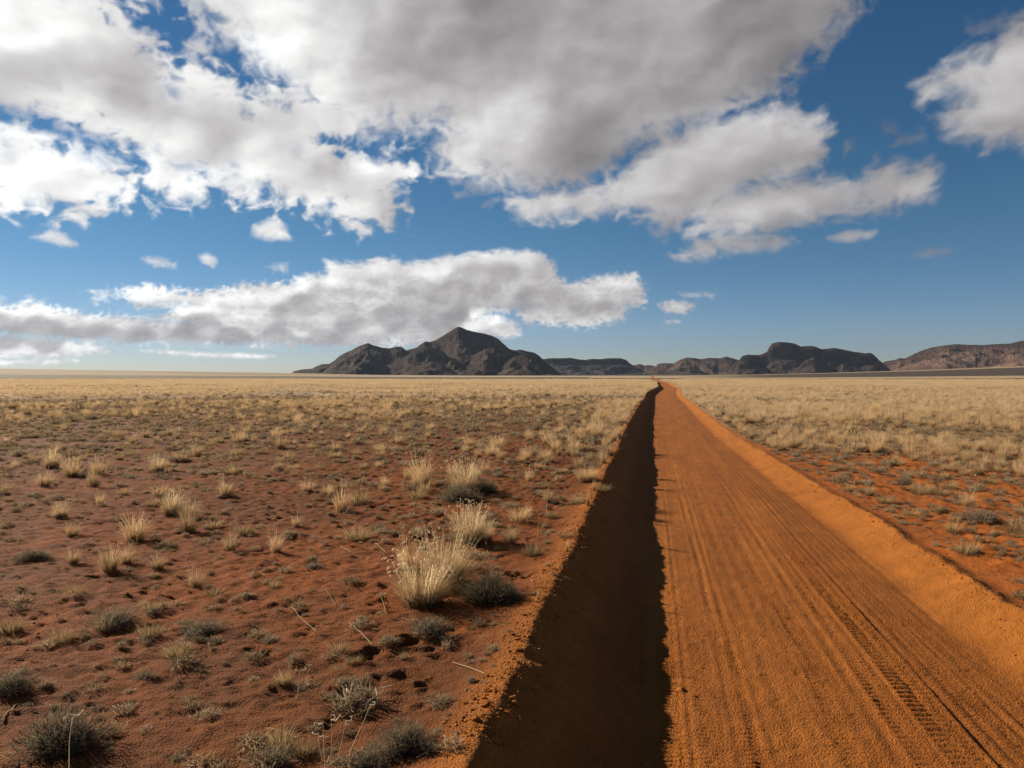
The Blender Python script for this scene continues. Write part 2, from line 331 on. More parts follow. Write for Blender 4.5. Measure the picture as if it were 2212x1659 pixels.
def profile(s, t):
    cl = crest_l(s); cr = crest_r(s)
    hl = .485+.028*vnoise(s*1.9, s*0+2.2, 9)+.03*vnoise(s*.35, s*0+5.2, 10)+.012*vnoise(s*6.0, s*0+7.0, 12)
    hr = .245-.07*sstep(8, 30, s)+.028*vnoise(s*1.1, s*0+6.2, 13)+.020*vnoise(s*4, s*0+6.2, 19)+.008*vnoise(s*12, t*9, 20)+.025*vnoise(s*.3, s*0+9.2, 14)
    left = .40+(hl-.40)*np.exp(-((t-cl)/.30)**2)
    # inner bank on the left: steep crumbling face
    u = np.clip((t-cl)/.84, 0, 1); inner = hl*(1-u)**1.35*(1+.45*u)+.012*fbm(s*3.5, t*3.5, 3, 66)*sstep(.05, .3, u)
    right = .17+(hr-.17)*np.exp(-(np.maximum(t-cr, 0)/.16)**2)
    v = np.clip((cr-t)/.60, 0, 1); inner_r = hr*(1-v)**1.25
    z = np.where(t < cl, left, np.where(t > cr, right, np.maximum(inner, inner_r)))
    road = (t > cl+.1) & (t < cr)
    return z, cl, cr
def ground_z(s, t, fine=True):
    s = np.asarray(s, float); t = np.asarray(t, float)
    z, cl, cr = profile(s, t)
    d = np.hypot(s, t)
    off = np.maximum(sstep(-.15, -.9, t-cl), sstep(.1, .9, t-cr))         # 1 on the open plain
    onr = sstep(cl+.25, cl+.5, t)*sstep(cr-.35, cr-.6, t)                  # 1 on the road bed
    z = z + off*(.05*fbm(s*.22, t*.22, 3, 31) + .16*fbm(s*.03, t*.03, 3, 32)*sstep(12, 60, d))
    if fine:
        pl = .022*fbm(s*.9, t*.9, 3, 33)+.040*np.abs(fbm(s*2.3, t*2.3, 3, 34))+.024*fbm(s*6, t*6, 3, 35)*(1+.8*sstep(7, 14, d))+.035*np.clip(fbm(s*11, t*11, 2, 39)-.25, 0, 1)
        z = z + off*pl*1.15 + (1-off)*(1-onr)*(.014*fbm(s*6, t*6, 4, 36)+.018*np.clip(fbm(s*12, t*12, 2, 59)-.33, 0, 1)+.006*fbm(s*1.3, t*2.0, 2, 37))
        # gouges down the right bank
        gb = np.exp(-((t-cr+.3)/.28)**2)
        z = z - gb*.06*np.clip(vnoise(s*1.6+t*1.1, t*.6, 38)-.42, 0, 1)*2.2
        wob = .006*vnoise(s*.5, s*0+2, 40)+.025*vnoise(s*.08, s*0+4, 41)
        q = t+wob
        rut = 0
        for c, wd, dp in GROOVE:
            w2 = .035*vnoise(s*.16, s*0+c*7, 42)
            e2 = (q-c+w2)/wd
            rut = rut - .75*dp*np.exp(-e2*e2)*np.clip(.5+1.1*vnoise(s*.8, s*0+c*3, 43)+.4*vnoise(s*6, s*0+c*3, 53), 0, 1.3) + dp*.28*np.exp(-((np.abs(q-c+w2)-wd*1.9)/(wd*.8))**2)
        for c, wd, pitch, dp in TRK:
            w2 = .02*vnoise(s*.22, s*0+c*5, 44)
            x = (q-c+w2)/wd*2
            band = sstep(1.05, .9, np.abs(x))
            ph = s/pitch+.35*np.abs(x)
            bar = sstep(.30, .55, np.abs((ph % 1)-.5)*2)*(.4+.6*sstep(.08, .2, np.abs(x)))
            rut = rut + band*sstep(14, 9, s)*(dp*(bar-.6))*np.clip(.75+.9*vnoise(s*.7, s*0+c, 45), 0, 1.2)
            rut = rut + .5*dp*np.exp(-((np.abs(x)-1.1)/.12)**2)
        for c, am, fq, ph, wd, dp in XTRK:
            x = (t-c-am*np.sin(s*fq+ph))/wd*2
            band = sstep(1.1, .8, np.abs(x))*np.clip(.6+1.2*vnoise(s*.5, s*0+c*9, 67), 0, 1)
            bar = sstep(.3, .6, np.abs(((s/.05+.6*np.abs(x)) % 1)-.5)*2)
            rut = rut - band*dp*(.5+.6*bar*sstep(10, 7, s)) + .5*dp*np.exp(-((np.abs(x)-1.15)/.15)**2)*np.clip(.6+1.2*vnoise(s*.5, s*0+c*9, 67), 0, 1)
        lump = .008*fbm(s*6, t*9, 3, 46)*(1.0-.5*sstep(1.2, 1.7, t))+.005*np.clip(fbm(s*3, t*14, 3, 47)-.15, 0, 1)+.030*np.clip(fbm(s*11, t*11, 2, 57)-.42, 0, 1)-.03*np.clip(fbm(s*8+4, t*8, 2, 58)-.45, 0, 1)
        side = .010*np.sin(s*5.2+3*vnoise(s*.8, t, 48))*sstep(.75, .3, t)*np.clip(vnoise(s*.7, t*.5, 49)+.3, 0, 1)
        z = z + onr*(rut*sstep(30, 7, s)+lump+side)
        near = (s > 3) & (s < 13) & (t < -.9) & (t > -3.3)
        if near.any():
            sn = s[near]; tn = t[near]; acc = np.zeros_like(sn); jx = .03*vnoise(sn*9, tn*9, 91)+.015*vnoise(sn*22, tn*22, 93); jy = .03*vnoise(sn*9+5, tn*9, 92)+.015*vnoise(sn*22+5, tn*22, 94)
            for ps, pt, pr, pd, pa in PITS:
                dx = (sn-ps)*math.cos(pa)+(tn-pt)*math.sin(pa)+jx; dy = -(sn-ps)*math.sin(pa)+(tn-pt)*math.cos(pa)+jy
                q2 = np.sqrt((dx/(pr*1.35))**2+(dy/pr)**2)
                acc += -pd*np.exp(-(q2**3)) + pd*.6*np.exp(-((q2-1.35)/.35)**2)
            z[near] += acc
    x, y = to_world(s, t)
    far = sstep(350, 600, np.hypot(x, y))
    z = z*(1-far*.9)
    return z + rise(x, y)
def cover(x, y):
    """share of the ground under dry grass, and share in darker bands and streaks, far out"""
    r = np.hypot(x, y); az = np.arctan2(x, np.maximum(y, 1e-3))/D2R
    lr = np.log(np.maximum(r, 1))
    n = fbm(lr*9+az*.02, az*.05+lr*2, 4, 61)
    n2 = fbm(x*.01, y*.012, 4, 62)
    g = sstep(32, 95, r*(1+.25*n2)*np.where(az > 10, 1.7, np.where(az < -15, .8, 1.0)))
    dk = sstep(450, 540, r*(1+.06*n))*sstep(1.08, .93, r*(1+.08*n)/np.where(az > 13, 640.0, np.where(az > 6, 800.0, 1050.0)))  # darker colour bands set by distance and bearing
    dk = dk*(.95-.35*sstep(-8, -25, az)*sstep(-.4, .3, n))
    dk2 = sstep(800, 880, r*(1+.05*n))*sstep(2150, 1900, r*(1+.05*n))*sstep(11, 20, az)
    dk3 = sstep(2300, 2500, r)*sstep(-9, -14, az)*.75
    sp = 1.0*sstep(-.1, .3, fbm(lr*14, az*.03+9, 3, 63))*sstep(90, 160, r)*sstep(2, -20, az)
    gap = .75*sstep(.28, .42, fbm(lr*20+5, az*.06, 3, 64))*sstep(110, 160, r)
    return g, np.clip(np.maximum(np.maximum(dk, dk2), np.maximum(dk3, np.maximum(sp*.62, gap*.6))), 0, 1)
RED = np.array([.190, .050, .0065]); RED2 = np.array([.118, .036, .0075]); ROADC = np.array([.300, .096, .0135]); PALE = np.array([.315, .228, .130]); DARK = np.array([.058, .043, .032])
def ground_col(s, t):
    x, y = to_world(s, t); r = np.hypot(x, y)
    g, dk = cover(x, y)
    n = fbm(s*.35, t*.35, 4, 71); n3 = fbm(s*1.7, t*1.7, 3, 72)
    k = np.clip(.5+1.1*n+.5*n3+.35*sstep(8, 25, r)*(t < 0), 0, 1)[..., None]
    base = RED*(1-k)+RED2*k
    base = base*(1+.85*(t > 2)*np.clip(1-.5*sstep(12, 40, r), 0, 1))[..., None]
    cl = crest_l(s); cr = crest_r(s)
    bank = (sstep(-.36, -.04, t-cl)*sstep(cr+.22, cr+.02, t))[..., None]
    out = base*(1-g[..., None])+PALE*g[..., None]
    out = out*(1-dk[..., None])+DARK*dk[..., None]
    streak = fbm(s*.16, t*4.0, 4, 73); rc = ROADC*(1+.16*streak)[..., None]
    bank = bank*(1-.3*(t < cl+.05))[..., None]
    # the loose sand of the graded bank is cleaner and yellower than the packed bed
    bed = (sstep(cl+.3, cl+.6, t)*sstep(cr-.42, cr-.62, t)*np.clip(.62+.6*fbm(s*.25, t*2.2, 3, 74), 0, 1))[..., None]
    rc = rc*(1-.10*(t > 2)[..., None])*(1-.34*bed*np.array([.85, 1.0, .9]))
    return out*(1-bank)+rc*bank
def rock_mat(): pass
def sand_material():
    m = NT('red_sand')
    col = m.n('ShaderNodeAttribute', _attribute_name='Col'); geo = m.n('ShaderNodeNewGeometry'); P = geo.outputs['Position']
    n1 = m.noise(P, 30, 5, .65); n2 = m.noise(P, 210, 3, .6); n3 = m.noise(P, 2.2, 4, .6)
    f1 = m.ramp(n1.outputs[0], [(.3, .86), (.7, 1.12)]); f2 = m.ramp(n2.outputs[0], [(.35, .70), (.65, 1.26)]); f3 = m.ramp(n3.outputs[0], [(.3, .86), (.7, 1.14)])
    c = m.mix(1.0, col.outputs['Color'], f1.outputs[0], 'MULTIPLY'); c = m.mix(.8, c, f2.outputs[0], 'MULTIPLY'); c = m.mix(1.0, c, f3.outputs[0], 'MULTIPLY')
    b = m.n('ShaderNodeBsdfPrincipled', Roughness=.95); b.inputs['Specular IOR Level'].default_value = .12
    m.set(b, 'Base Color', c)
    vo = m.n('ShaderNodeTexVoronoi', Vector=P, Scale=75.0)
    g = m.math('MULTIPLY', m.math('SUBTRACT', .35, vo.outputs['Distance']), .6)
    h = m.math('ADD', m.math('MULTIPLY', n1.outputs[0], 1.1), m.math('ADD', m.math('MULTIPLY', n2.outputs[0], .35), g))
    bp = m.n('ShaderNodeBump', Strength=1.0, Distance=.016, Height=h)
    m.set(b, 'Normal', bp); m.set(m.out, 'Surface', b)
    return m.m
M_SAND = sand_material()
def lines(a, b, f):
    o = [a]
    while o[-1] < b: o.append(o[-1]+f(o[-1]))
    o[-1] = b; return o
def build_ground():
    # near block: rows get longer with distance, columns are finest across the road
    rows = np.array(lines(2.6, 62, lambda s: max(.013, s*s/2700)))
    lft = lines(1.5, 45, lambda t: .03 if t < 5 else .03*(t/5)**1.7)
    rgt = lines(4.0, 45, lambda t: .045 if t < 8 else .045*(t/8)**1.7)
    cols = np.array([-v for v in lft[::-1]][:-1]+list(np.arange(-1.5, 4.0, .0185))+rgt)
    S, T = np.meshgrid(rows, cols, indexing='ij')
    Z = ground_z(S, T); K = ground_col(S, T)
    X, Y = to_world(S, T)
    Z[-1, :] -= .01; Z[:, 0] -= .25; Z[:, -1] -= .25; Z[0, :] -= .25
    V = np.stack([X, Y, Z], -1).reshape(-1, 3); K = K.reshape(-1, 3); UV = np.stack([S, T], -1).reshape(-1, 2)
    nr, nc = S.shape
    F = grid_faces(nr, nc)
    # far block
    fr = [-15500, -6000, -2000, -600, -150, -40, -12, -3, 2.7]+list(np.array(lines(2.7, 61.9, lambda s: 2.0))[1:])+lines(61.9, 15600, lambda s: min(s*s/2700, s*.016))[1:]
    near_c = [-45]+[-v for v in lines(1.6, 44.9, lambda t: max(.1, .04*t))[::-1]]+list(np.arange(-1.5, 4.1, .05))+lines(4.1, 44.9, lambda t: max(.1, .04*t))[0:]
    fc = [-v for v in lines(46, 15500, lambda t: t*.028)[::-1]]+near_c+lines(46, 15500, lambda t: t*.028)
    fr = np.array(sorted(set(fr))); fc = np.array(sorted(set(fc)))
    S2, T2 = np.meshgrid(fr, fc, indexing='ij')
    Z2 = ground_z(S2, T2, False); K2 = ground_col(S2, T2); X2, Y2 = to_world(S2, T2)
    rr = np.hypot(X2, Y2)
    Z2 = Z2+(.05*fbm(S2*.9, T2*.9, 2, 77)*sstep(250, 60, rr)*((T2 < -1.3) | (T2 > 3.9)))
    ins = (S2[:-1, :-1] >= 2.7) & (S2[:-1, :-1] < 61.85) & (T2[:-1, :-1] >= -44.91) & (T2[:-1, 1:][:, :] <= 44.91)
    F2 = grid_faces(*S2.shape, keep=~ins)
    V2 = np.stack([X2, Y2, Z2], -1).reshape(-1, 3); K2 = K2.reshape(-1, 3)
    # split both blocks into road (between the banks' crests) and open ground
    def emit(nm, Vs, Fs, Ks, sel):
        f = Fs[sel]; u, inv = np.unique(f, return_inverse=True)
        return Vs[u], inv.reshape(f.shape), Ks[u]
    def tmid(Tg, Fg): return Tg.ravel()[Fg[:, 0]]
    road1 = (tmid(T, F) > -.93) & (tmid(T, F) < 3.34); road2 = (tmid(T2, F2) > -.93) & (tmid(T2, F2) < 3.1) & (S2.ravel()[F2[:, 0]] > -50) & (S2.ravel()[F2[:, 0]] < 900)
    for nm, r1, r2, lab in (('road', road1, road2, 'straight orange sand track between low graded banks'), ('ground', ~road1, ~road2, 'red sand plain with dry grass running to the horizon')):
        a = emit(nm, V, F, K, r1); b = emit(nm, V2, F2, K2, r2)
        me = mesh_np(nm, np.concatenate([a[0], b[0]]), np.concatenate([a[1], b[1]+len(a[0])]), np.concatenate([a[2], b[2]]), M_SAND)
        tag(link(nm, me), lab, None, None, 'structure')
    print('ground', len(F), len(F2))
build_ground()

# ---------------------------------------------------------------- mountains
def rock_material():
    m = NT('dark_rock')
    col = m.n('ShaderNodeAttribute', _attribute_name='Col'); P = m.n('ShaderNodeNewGeometry').outputs['Position']
    n1 = m.noise(P, .006, 8, .62); n2 = m.noise(P, .03, 6, .65)
    f1 = m.ramp(n1.outputs[0], [(.3, .6), (.7, 1.4)]); f2 = m.ramp(n2.outputs[0], [(.35, .6), (.65, 1.4)])
    c = m.mix(1.0, col.outputs['Color'], f1.outputs[0], 'MULTIPLY'); c = m.mix(1.0, c, f2.outputs[0], 'MULTIPLY')
    b = m.n('ShaderNodeBsdfPrincipled', Roughness=.95); b.inputs['Specular IOR Level'].default_value = .1; m.set(b, 'Base Color', c)
    h = m.math('ADD', n2.outputs[0], m.math('MULTIPLY', n1.outputs[0], 2.0))
    m.set(b, 'Normal', m.n('ShaderNodeBump', Strength=.9, Distance=36.0, Height=h)); m.set(m.out, 'Surface', b)
    return m.m
M_ROCK = rock_material()
R4 = lambda pts: [(1100+x*.6782, 1250+y*.6782) for x, y in pts]
R5 = lambda pts: [(2500+x*.7215, 1250+y*.7215) for x, y in pts]
def mountain(label, name, layers, r0, r1, col, seed, rough=1.0, daz=.05, nr=150, cliff=0.0):
    """layers: (outline in photo px, ridge distance, front slope length, back slope length)"""
    xs = [p[0] for L in layers for p in L[0]]
    az0 = math.atan((min(xs)-60-2048)/2958); az1 = math.atan((max(xs)+60-2048)/2958)
    na = int((az1-az0)/D2R/daz)
    A = np.linspace(az0, az1, na); Rr = np.linspace(r0, r1, nr)
    Rg, Ag = np.meshgrid(Rr, A, indexing='ij')
    X = Rg*np.sin(Ag); Y = Rg*np.cos(Ag)
    wx = fbm(X/900, Y/900, 4, seed); wy = fbm(X/900+9, Y/900, 4, seed+3)
    Z = np.full(X.shape, -60.0)
    rid = 0; am = 1; fx, fy = X/620+.35*wx, Y/620+.35*wy; tt = 0
    for o in range(6):
        rid = rid+am*(1-np.abs(vnoise(fx, fy, seed+20+o))*1.9); tt += am; am *= .52; fx = fx*2.07; fy = fy*2.07
    rid = rid/tt
    for pts, rd, fr, bk in layers:
        P = np.array(pts, float)
        # steep in front of and behind the ridge; the ridge line itself wanders in depth
        Aw = Ag+.0035*wx*np.clip(np.abs(Rg-rd)/fr, 0, 1)
        px = 2048+2958*np.tan(Aw)
        py = np.interp(px, P[:, 0], P[:, 1], left=1560, right=1560)
        py = py + .9*vnoise(px/9, px*0+seed, seed+5)+.6*vnoise(px/4, px*0+seed, seed+6)
        hz = (1505-py)/2958*np.cos(Ag)*rd+H_CAM
        u = np.where(Rg < rd, (rd-Rg)/fr, (Rg-rd)/bk)
        u = np.maximum(u+.10*wy*np.clip(u*4, 0, 1), 0)
        prof = 1-np.clip(u, 0, 1.6)**.92
        prof = prof*(1-cliff*sstep(0.0, .07, u)*sstep(1.0, .3, u))
        h = hz*prof
        cut = (.34*(1-rid)+.0)*np.clip(u*5, 0, 1)*np.clip(hz, 30, 400)*rough
        h = np.where(hz > 0, h-cut+.06*hz*np.clip(u*5, 0, 1), -60)
        Z = np.maximum(Z, np.where(u < 1.3, h, -60))
    Z = np.maximum(Z, -12)
    gz = rise(X, Y); Z = np.maximum(Z, gz-15)
    n = fbm(X/500, Y/500, 4, seed+40)
    K = np.array(col)*(1+.35*n)[..., None]
    me = mesh_np(name, np.stack([X, Y, Z], -1).reshape(-1, 3), grid_faces(*X.shape), K.reshape(-1, 3), M_ROCK)
    return tag(link(name, me), label, None, None, 'structure')
main = R4([(90,364),(110,346),(160,335),(220,330),(240,318),(280,303),(318,303),(350,283),(380,255),(410,238),(450,222),(480,205),(500,195),(525,186),(550,178),(575,190),(610,200),(640,207),(680,210),(710,200),(745,200),(775,222),(800,215),(835,205),(870,178),(890,168),(915,172),(950,160),(1000,130),(1040,105),(1065,88),(1083,82),(1100,86),(1130,100),(1180,112),(1230,122),(1280,135),(1320,155),(1350,185),(1385,215),(1415,222),(1450,217),(1490,228),(1530,235),(1560,255),(1590,285),(1620,310),(1660,340),(1690,368)])
sp1 = R4([(560,372),(620,330),(690,300),(760,262),(830,225),(900,206),(950,208),(1000,235),(1050,290),(1100,340),(1130,372)])
sp2 = R4([(990,372),(1060,330),(1120,290),(1180,245),(1240,212),(1290,204),(1340,222),(1390,262),(1430,310),(1470,360)])
sp3 = R4([(1290,372),(1330,330),(1370,290),(1410,262),(1470,247),(1520,254),(1570,285),(1620,330),(1660,366)])
sp4 = R4([(255,370),(300,335),(370,285),(430,255),(500,232),(550,225),(590,260),(640,300),(700,350)])
sp5 = R4([(730,372),(780,345),(850,312),(920,290),(980,300),(1040,345),(1060,372)])
mountain('dark pointed mountain massif rising from the plain', 'mountain', [(main, 8600, 1500, 2200), (sp1, 7900, 1000, 900), (sp2, 7700, 950, 900), (sp3, 7300, 750, 900), (sp4, 7800, 900, 900), (sp5, 7300, 600, 700)], 6500, 10500, (.039, .0225, .0135), 100, 1.6, .04, 190)
plat = R4([(1500,372),(1540,285),(1590,270),(1640,265),(1700,265),(1740,262),(1780,270),(1830,275),(1870,268),(1920,270),(1960,265),(2000,264),(2040,265),(2070,275),(2090,295),(2125,318),(2160,335),(2212,355),(2240,372)])
mountain('long flat-topped dark ridge behind the road', 'mountain', [(plat, 11500, 1400, 1500)], 9900, 12900, (.030, .023, .020), 140, 1.1, .06, 90, .25)
low = R4([(2030,372),(2060,330),(2100,312),(2120,308),(2150,300),(2180,310),(2212,308),(2250,318)])+R5([(75,283),(100,290),(130,288),(150,297),(190,282),(220,278),(270,280),(300,262),(340,247),(380,248),(420,255),(470,248),(520,250),(560,240),(600,252),(640,265),(700,300),(760,345)])
lf = R5([(60,355),(110,310),(170,300),(240,305),(300,292),(360,295),(420,320),(470,350)])
mountain('row of low brown knobbly hills beside the mesa', 'mountain', [(low, 12500, 1200, 1500), (lf, 11600, 900, 900)], 10400, 13600, (.066, .039, .026), 170, 1.3, .05, 90)
mesa = R5([(560,345),(600,290),(632,262),(650,240),(680,233),(740,235),(765,228),(788,215),(798,192),(815,170),(850,162),(900,165),(935,170),(975,187),(1030,183),(1060,190),(1090,203),(1120,200),(1160,195),(1200,203),(1260,215),(1330,225),(1360,222),(1380,235),(1410,265),(1440,290),(1478,325)])
mf = R5([(900,345),(960,300),(1010,255),(1050,243),(1100,270),(1160,305),(1200,340)])
mf2 = R5([(590,345),(630,275),(670,262),(720,270),(780,300),(840,345)])
mountain('dark steep mesa with a square cliff at its top', 'mountain', [(mesa, 11000, 900, 1700), (mf, 10200, 800, 800), (mf2, 10400, 600, 600)], 9300, 12800, (.035, .022, .016), 200, 1.2, .04, 170, .42)
rng_r = R5([(1395,345),(1430,275),(1460,268),(1500,262),(1520,252),(1550,255),(1600,230),(1650,208),(1700,193),(1760,183),(1830,175),(1900,178),(1980,180),(2050,175),(2130,172),(2180,160),(2212,155),(2300,150),(2420,165),(2560,200),(2700,260)])
rf = R5([(1450,345),(1560,290),(1680,262),(1780,250),(1860,262),(1950,290),(2040,300),(2150,262),(2260,250),(2400,300)])
mountain('broad rounded reddish mountain range catching the sun', 'mountain', [(rng_r, 12500, 1900, 1500), (rf, 11200, 1200, 900)], 9800, 14000, (.135, .078, .051), 230, .8, .05, 130)
# ---------------------------------------------------------------- plants
def plant_material(name, trans=.35, rough=.8):
    m = NT(name)
    col = m.n('ShaderNodeAttribute', _attribute_name='Col'); oi = m.n('ShaderNodeObjectInfo')
    v = m.ramp(oi.outputs['Random'], [(0, .75), (1, 1.2)])
    c = m.mix(1.0, col.outputs['Color'], v.outputs[0], 'MULTIPLY')
    b = m.n('ShaderNodeBsdfDiffuse', Color=c); t = m.n('ShaderNodeBsdfTranslucent', Color=c)
    mx = m.n('ShaderNodeMixShader', Fac=trans, i1=b, i2=t)
    m.set(m.out, 'Surface', mx); return m.m
M_STRAW = plant_material('dry_straw', .42); M_SHRUB = plant_material('grey_twigs', .38); M_STONE = None
def blades(n, r, height, lean, width, curl, col0, col1, segs=3, dome=0.0, hvar=.35, rs=None, flop=0.0, yaw0=None):
    """n tapering ribbons growing out of a disc of radius r; returns V, F, colours"""
    g = rs
    a = g.uniform(0, 2*np.pi, n); q = np.sqrt(g.uniform(0, 1, n))*r
    bx, by = q*np.cos(a), q*np.sin(a)
    out = a+g.normal(0, .55, n)
    ln = lean*(.25+.9*q/max(r, 1e-4))*g.uniform(.4, 1.25, n)
    hh = height*(1-hvar*g.uniform(0, 1, n)**1.0)*(1-.35*dome*(q/max(r, 1e-4))**2)
    tilt = np.clip(ln, 0, 1.45)
    dx, dy = np.cos(out), np.sin(out)
    face = out+np.pi/2+g.normal(0, .9, n)
    wx, wy = np.cos(face), np.sin(face)
    w = width*.62*g.uniform(.6, 1.3, n)
    Vs = []; Cs = []
    cv = g.uniform(.72, 1.25, n)
    for k in range(segs+1):
        f = k/segs
        th = tilt*(.55+curl*f*f)
        d = hh*f
        px = bx+dx*np.sin(th)*d; py = by+dy*np.sin(th)*d; pz = np.cos(np.minimum(th, 1.5))*d - flop*hh*f**3
        ww = w*(1-f)**.7*.5 if k < segs else w*.06
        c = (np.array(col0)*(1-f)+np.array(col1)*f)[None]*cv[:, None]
        for sgn in (-1, 1):
            Vs.append(np.stack([px+sgn*wx*ww, py+sgn*wy*ww, pz-.01], -1)); Cs.append(c)
    V = np.stack(Vs, 1).reshape(-1, 3); Cc = np.stack(Cs, 1).reshape(-1, 3)
    m = 2*(segs+1); b0 = (np.arange(n)*m)[:, None]
    F = np.concatenate([b0+np.array([[2*k, 2*k+1, 2*k+3, 2*k+2]]) for k in range(segs)])
    return V, F, Cc
def join(parts):
    V = []; F = []; K = []; o = 0
    for v, f, c in parts: V.append(v); F.append(f+o); K.append(c); o += len(v)
    return np.concatenate(V), np.concatenate(F), np.concatenate(K)
def seedheads(n, r, height, lean, rs, col=(.62, .47, .27)):
    """tall thin stalks each ending in a curled pale seed head"""
    g = rs; V = []; F = []; K = []; o = 0
    for i in range(n):
        a = g.uniform(0, 6.28); q = math.sqrt(g.uniform())*r; p = np.array([q*math.cos(a), q*math.sin(a), 0.0])
        out = a+g.normal(0, .5); L = height*g.uniform(.6, 1.08); th = lean*g.uniform(.2, 1.1); n1 = 5
        pts = [p]; cur = p
        for k in range(n1):
            t2 = th*(.5+.6*k/n1); cur = cur+np.array([math.cos(out)*math.sin(t2), math.sin(out)*math.sin(t2), math.cos(t2)])*L/n1; pts.append(cur)
        hw = [.0013]*len(pts); cr = out+g.normal(0, 1.0)
        for k in range(3):                                        # the head curls over
            t2 = th+.9+k*.75; cur = cur+np.array([math.cos(cr)*math.sin(t2), math.sin(cr)*math.sin(t2), math.cos(t2)])*.018; pts.append(cur); hw.append([.0045, .0045, .001][k])
        wv = np.array([-math.sin(out), math.cos(out), 0]); c = np.array(col)*g.uniform(.7, 1.25)
        for p_, h_ in zip(pts, hw): V += [p_-wv*h_, p_+wv*h_]; K += [c, c]
        for k in range(len(pts)-1): F.append([o+2*k, o+2*k+1, o+2*k+3, o+2*k+2])
        o += 2*len(pts)
    return np.array(V), np.array(F), np.array(K)
def bush(n, r, h, tw, col0, col1, rs, wd=.0022):
    """low cushion: short stiff twigs standing out all through a domed volume"""
    g = rs
    a = g.uniform(0, 6.283, n); cz = g.uniform(0.0, 1, n); rad = np.sqrt(1-cz*cz)
    d = np.stack([np.cos(a)*rad, np.sin(a)*rad, cz*.9+.08], -1)
    lob = 1+.28*np.sin(a*3+g.uniform(0, 6))*rad+.18*np.sin(a*5+2)
    f0 = g.uniform(.30, .95, n)[:, None]
    base = d*np.array([r, r, h])*f0*lob[:, None]
    dr = d+g.normal(0, .38, (n, 3)); dr[:, 2] = np.abs(dr[:, 2])+.25; dr /= np.linalg.norm(dr, axis=1)[:, None]
    L = tw*g.uniform(.5, 1.4, n)[:, None]
    side = np.cross(dr, g.normal(0, 1, (n, 3))); side /= np.linalg.norm(side, axis=1)[:, None]
    w = wd*g.uniform(.5, 1.5, n)[:, None]
    mid = base+dr*L*.55+g.normal(0, .004, (n, 3)); tip = base+dr*L+g.normal(0, .01, (n, 3))
    V = np.stack([base-side*w*.6, base+side*w*.6, mid-side*w, mid+side*w, tip-side*w*.3, tip+side*w*.3], 1).reshape(-1, 3)
    V[:, 2] = np.maximum(V[:, 2], -.01)
    cv = g.uniform(.6, 1.35, n)[:, None]
    k0 = np.array(col0)*cv; k1 = np.array(col1)*cv
    K = np.stack([k0, k0, (k0+k1)/2, (k0+k1)/2, k1, k1], 1).reshape(-1, 3)
    b = (np.arange(n)*6)[:, None]
    F = np.concatenate([b+np.array([[0, 1, 3, 2]]), b+np.array([[2, 3, 5, 4]])])
    return V, F, K
def RS(k): return np.random.default_rng(k)
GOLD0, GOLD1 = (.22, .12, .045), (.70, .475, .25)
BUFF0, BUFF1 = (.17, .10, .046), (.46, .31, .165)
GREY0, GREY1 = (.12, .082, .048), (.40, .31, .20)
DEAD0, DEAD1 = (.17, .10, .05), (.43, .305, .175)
def mk(nm, parts, mat): 
    V, F, K = join(parts); return mesh_np(nm, V, F, K, mat, smooth=False)
# tall straw tufts (height about 1 before scaling is .5 m), with their seed heads as a part of their own
TALL = []
for k in range(5):
    g = RS(100+k)
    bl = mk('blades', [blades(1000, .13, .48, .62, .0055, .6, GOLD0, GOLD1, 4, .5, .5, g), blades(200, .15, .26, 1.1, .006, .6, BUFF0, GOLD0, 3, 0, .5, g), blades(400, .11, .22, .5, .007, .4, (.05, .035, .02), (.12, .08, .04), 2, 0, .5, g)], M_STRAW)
    sh = mk('seed_heads', [seedheads(150, .13, .56, .62, g)], M_STRAW)
    TALL.append((bl, sh))
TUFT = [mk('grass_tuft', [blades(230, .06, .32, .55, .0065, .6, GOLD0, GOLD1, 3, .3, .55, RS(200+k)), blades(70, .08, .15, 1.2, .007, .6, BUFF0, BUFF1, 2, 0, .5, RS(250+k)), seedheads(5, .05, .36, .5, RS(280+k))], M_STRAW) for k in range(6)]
TUSS = [mk('tussock', [blades(230, .07, .13, 1.15, .006, .35, BUFF0, (.44, .31, .145), 3, .6, .4, RS(300+k)), blades(40, .07, .17, .8, .005, .4, BUFF0, GOLD1, 2, 0, .5, RS(330+k))], M_STRAW) for k in range(5)]
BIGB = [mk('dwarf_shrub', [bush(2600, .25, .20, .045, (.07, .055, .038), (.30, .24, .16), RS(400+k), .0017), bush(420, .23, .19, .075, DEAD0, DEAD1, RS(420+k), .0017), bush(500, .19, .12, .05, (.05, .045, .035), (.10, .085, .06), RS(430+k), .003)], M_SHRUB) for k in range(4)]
HUMM = [mk('grass_hummock', [bush(2600, .26, .24, .07, (.075, .055, .034), (.24, .18, .105), RS(470+k), .0017), bush(700, .2, .15, .05, (.04, .032, .024), (.07, .055, .04), RS(475+k), .003), blades(260, .2, .3, .8, .005, .4, (.10, .08, .05), (.38, .29, .17), 3, .5, .5, RS(478+k))], M_STRAW) for k in range(2)]
SHR = [mk('dwarf_shrub', [bush(520, .085, .065, .026, GREY0, GREY1, RS(440+k), .0017), bush(120, .085, .055, .04, DEAD0, DEAD1, RS(460+k), .0016)], M_SHRUB) for k in range(5)]
DEAD = [mk('dead_clump', [bush(200, .07, .045, .024, DEAD0 if k % 2 else GREY0, DEAD1 if k % 3 else GREY1, RS(500+k), .0020), blades(26, .06, .07, 1.35, .006, .3, DEAD0, DEAD1, 2, 0, .5, RS(520+k))], M_SHRUB) for k in range(6)]
FARG = [mk('far_tuft', [blades(70, .11, .40, .42, .012, .5, BUFF1, (.62, .45, .265), 2, .3, .5, RS(600+k))], M_STRAW) for k in range(5)]
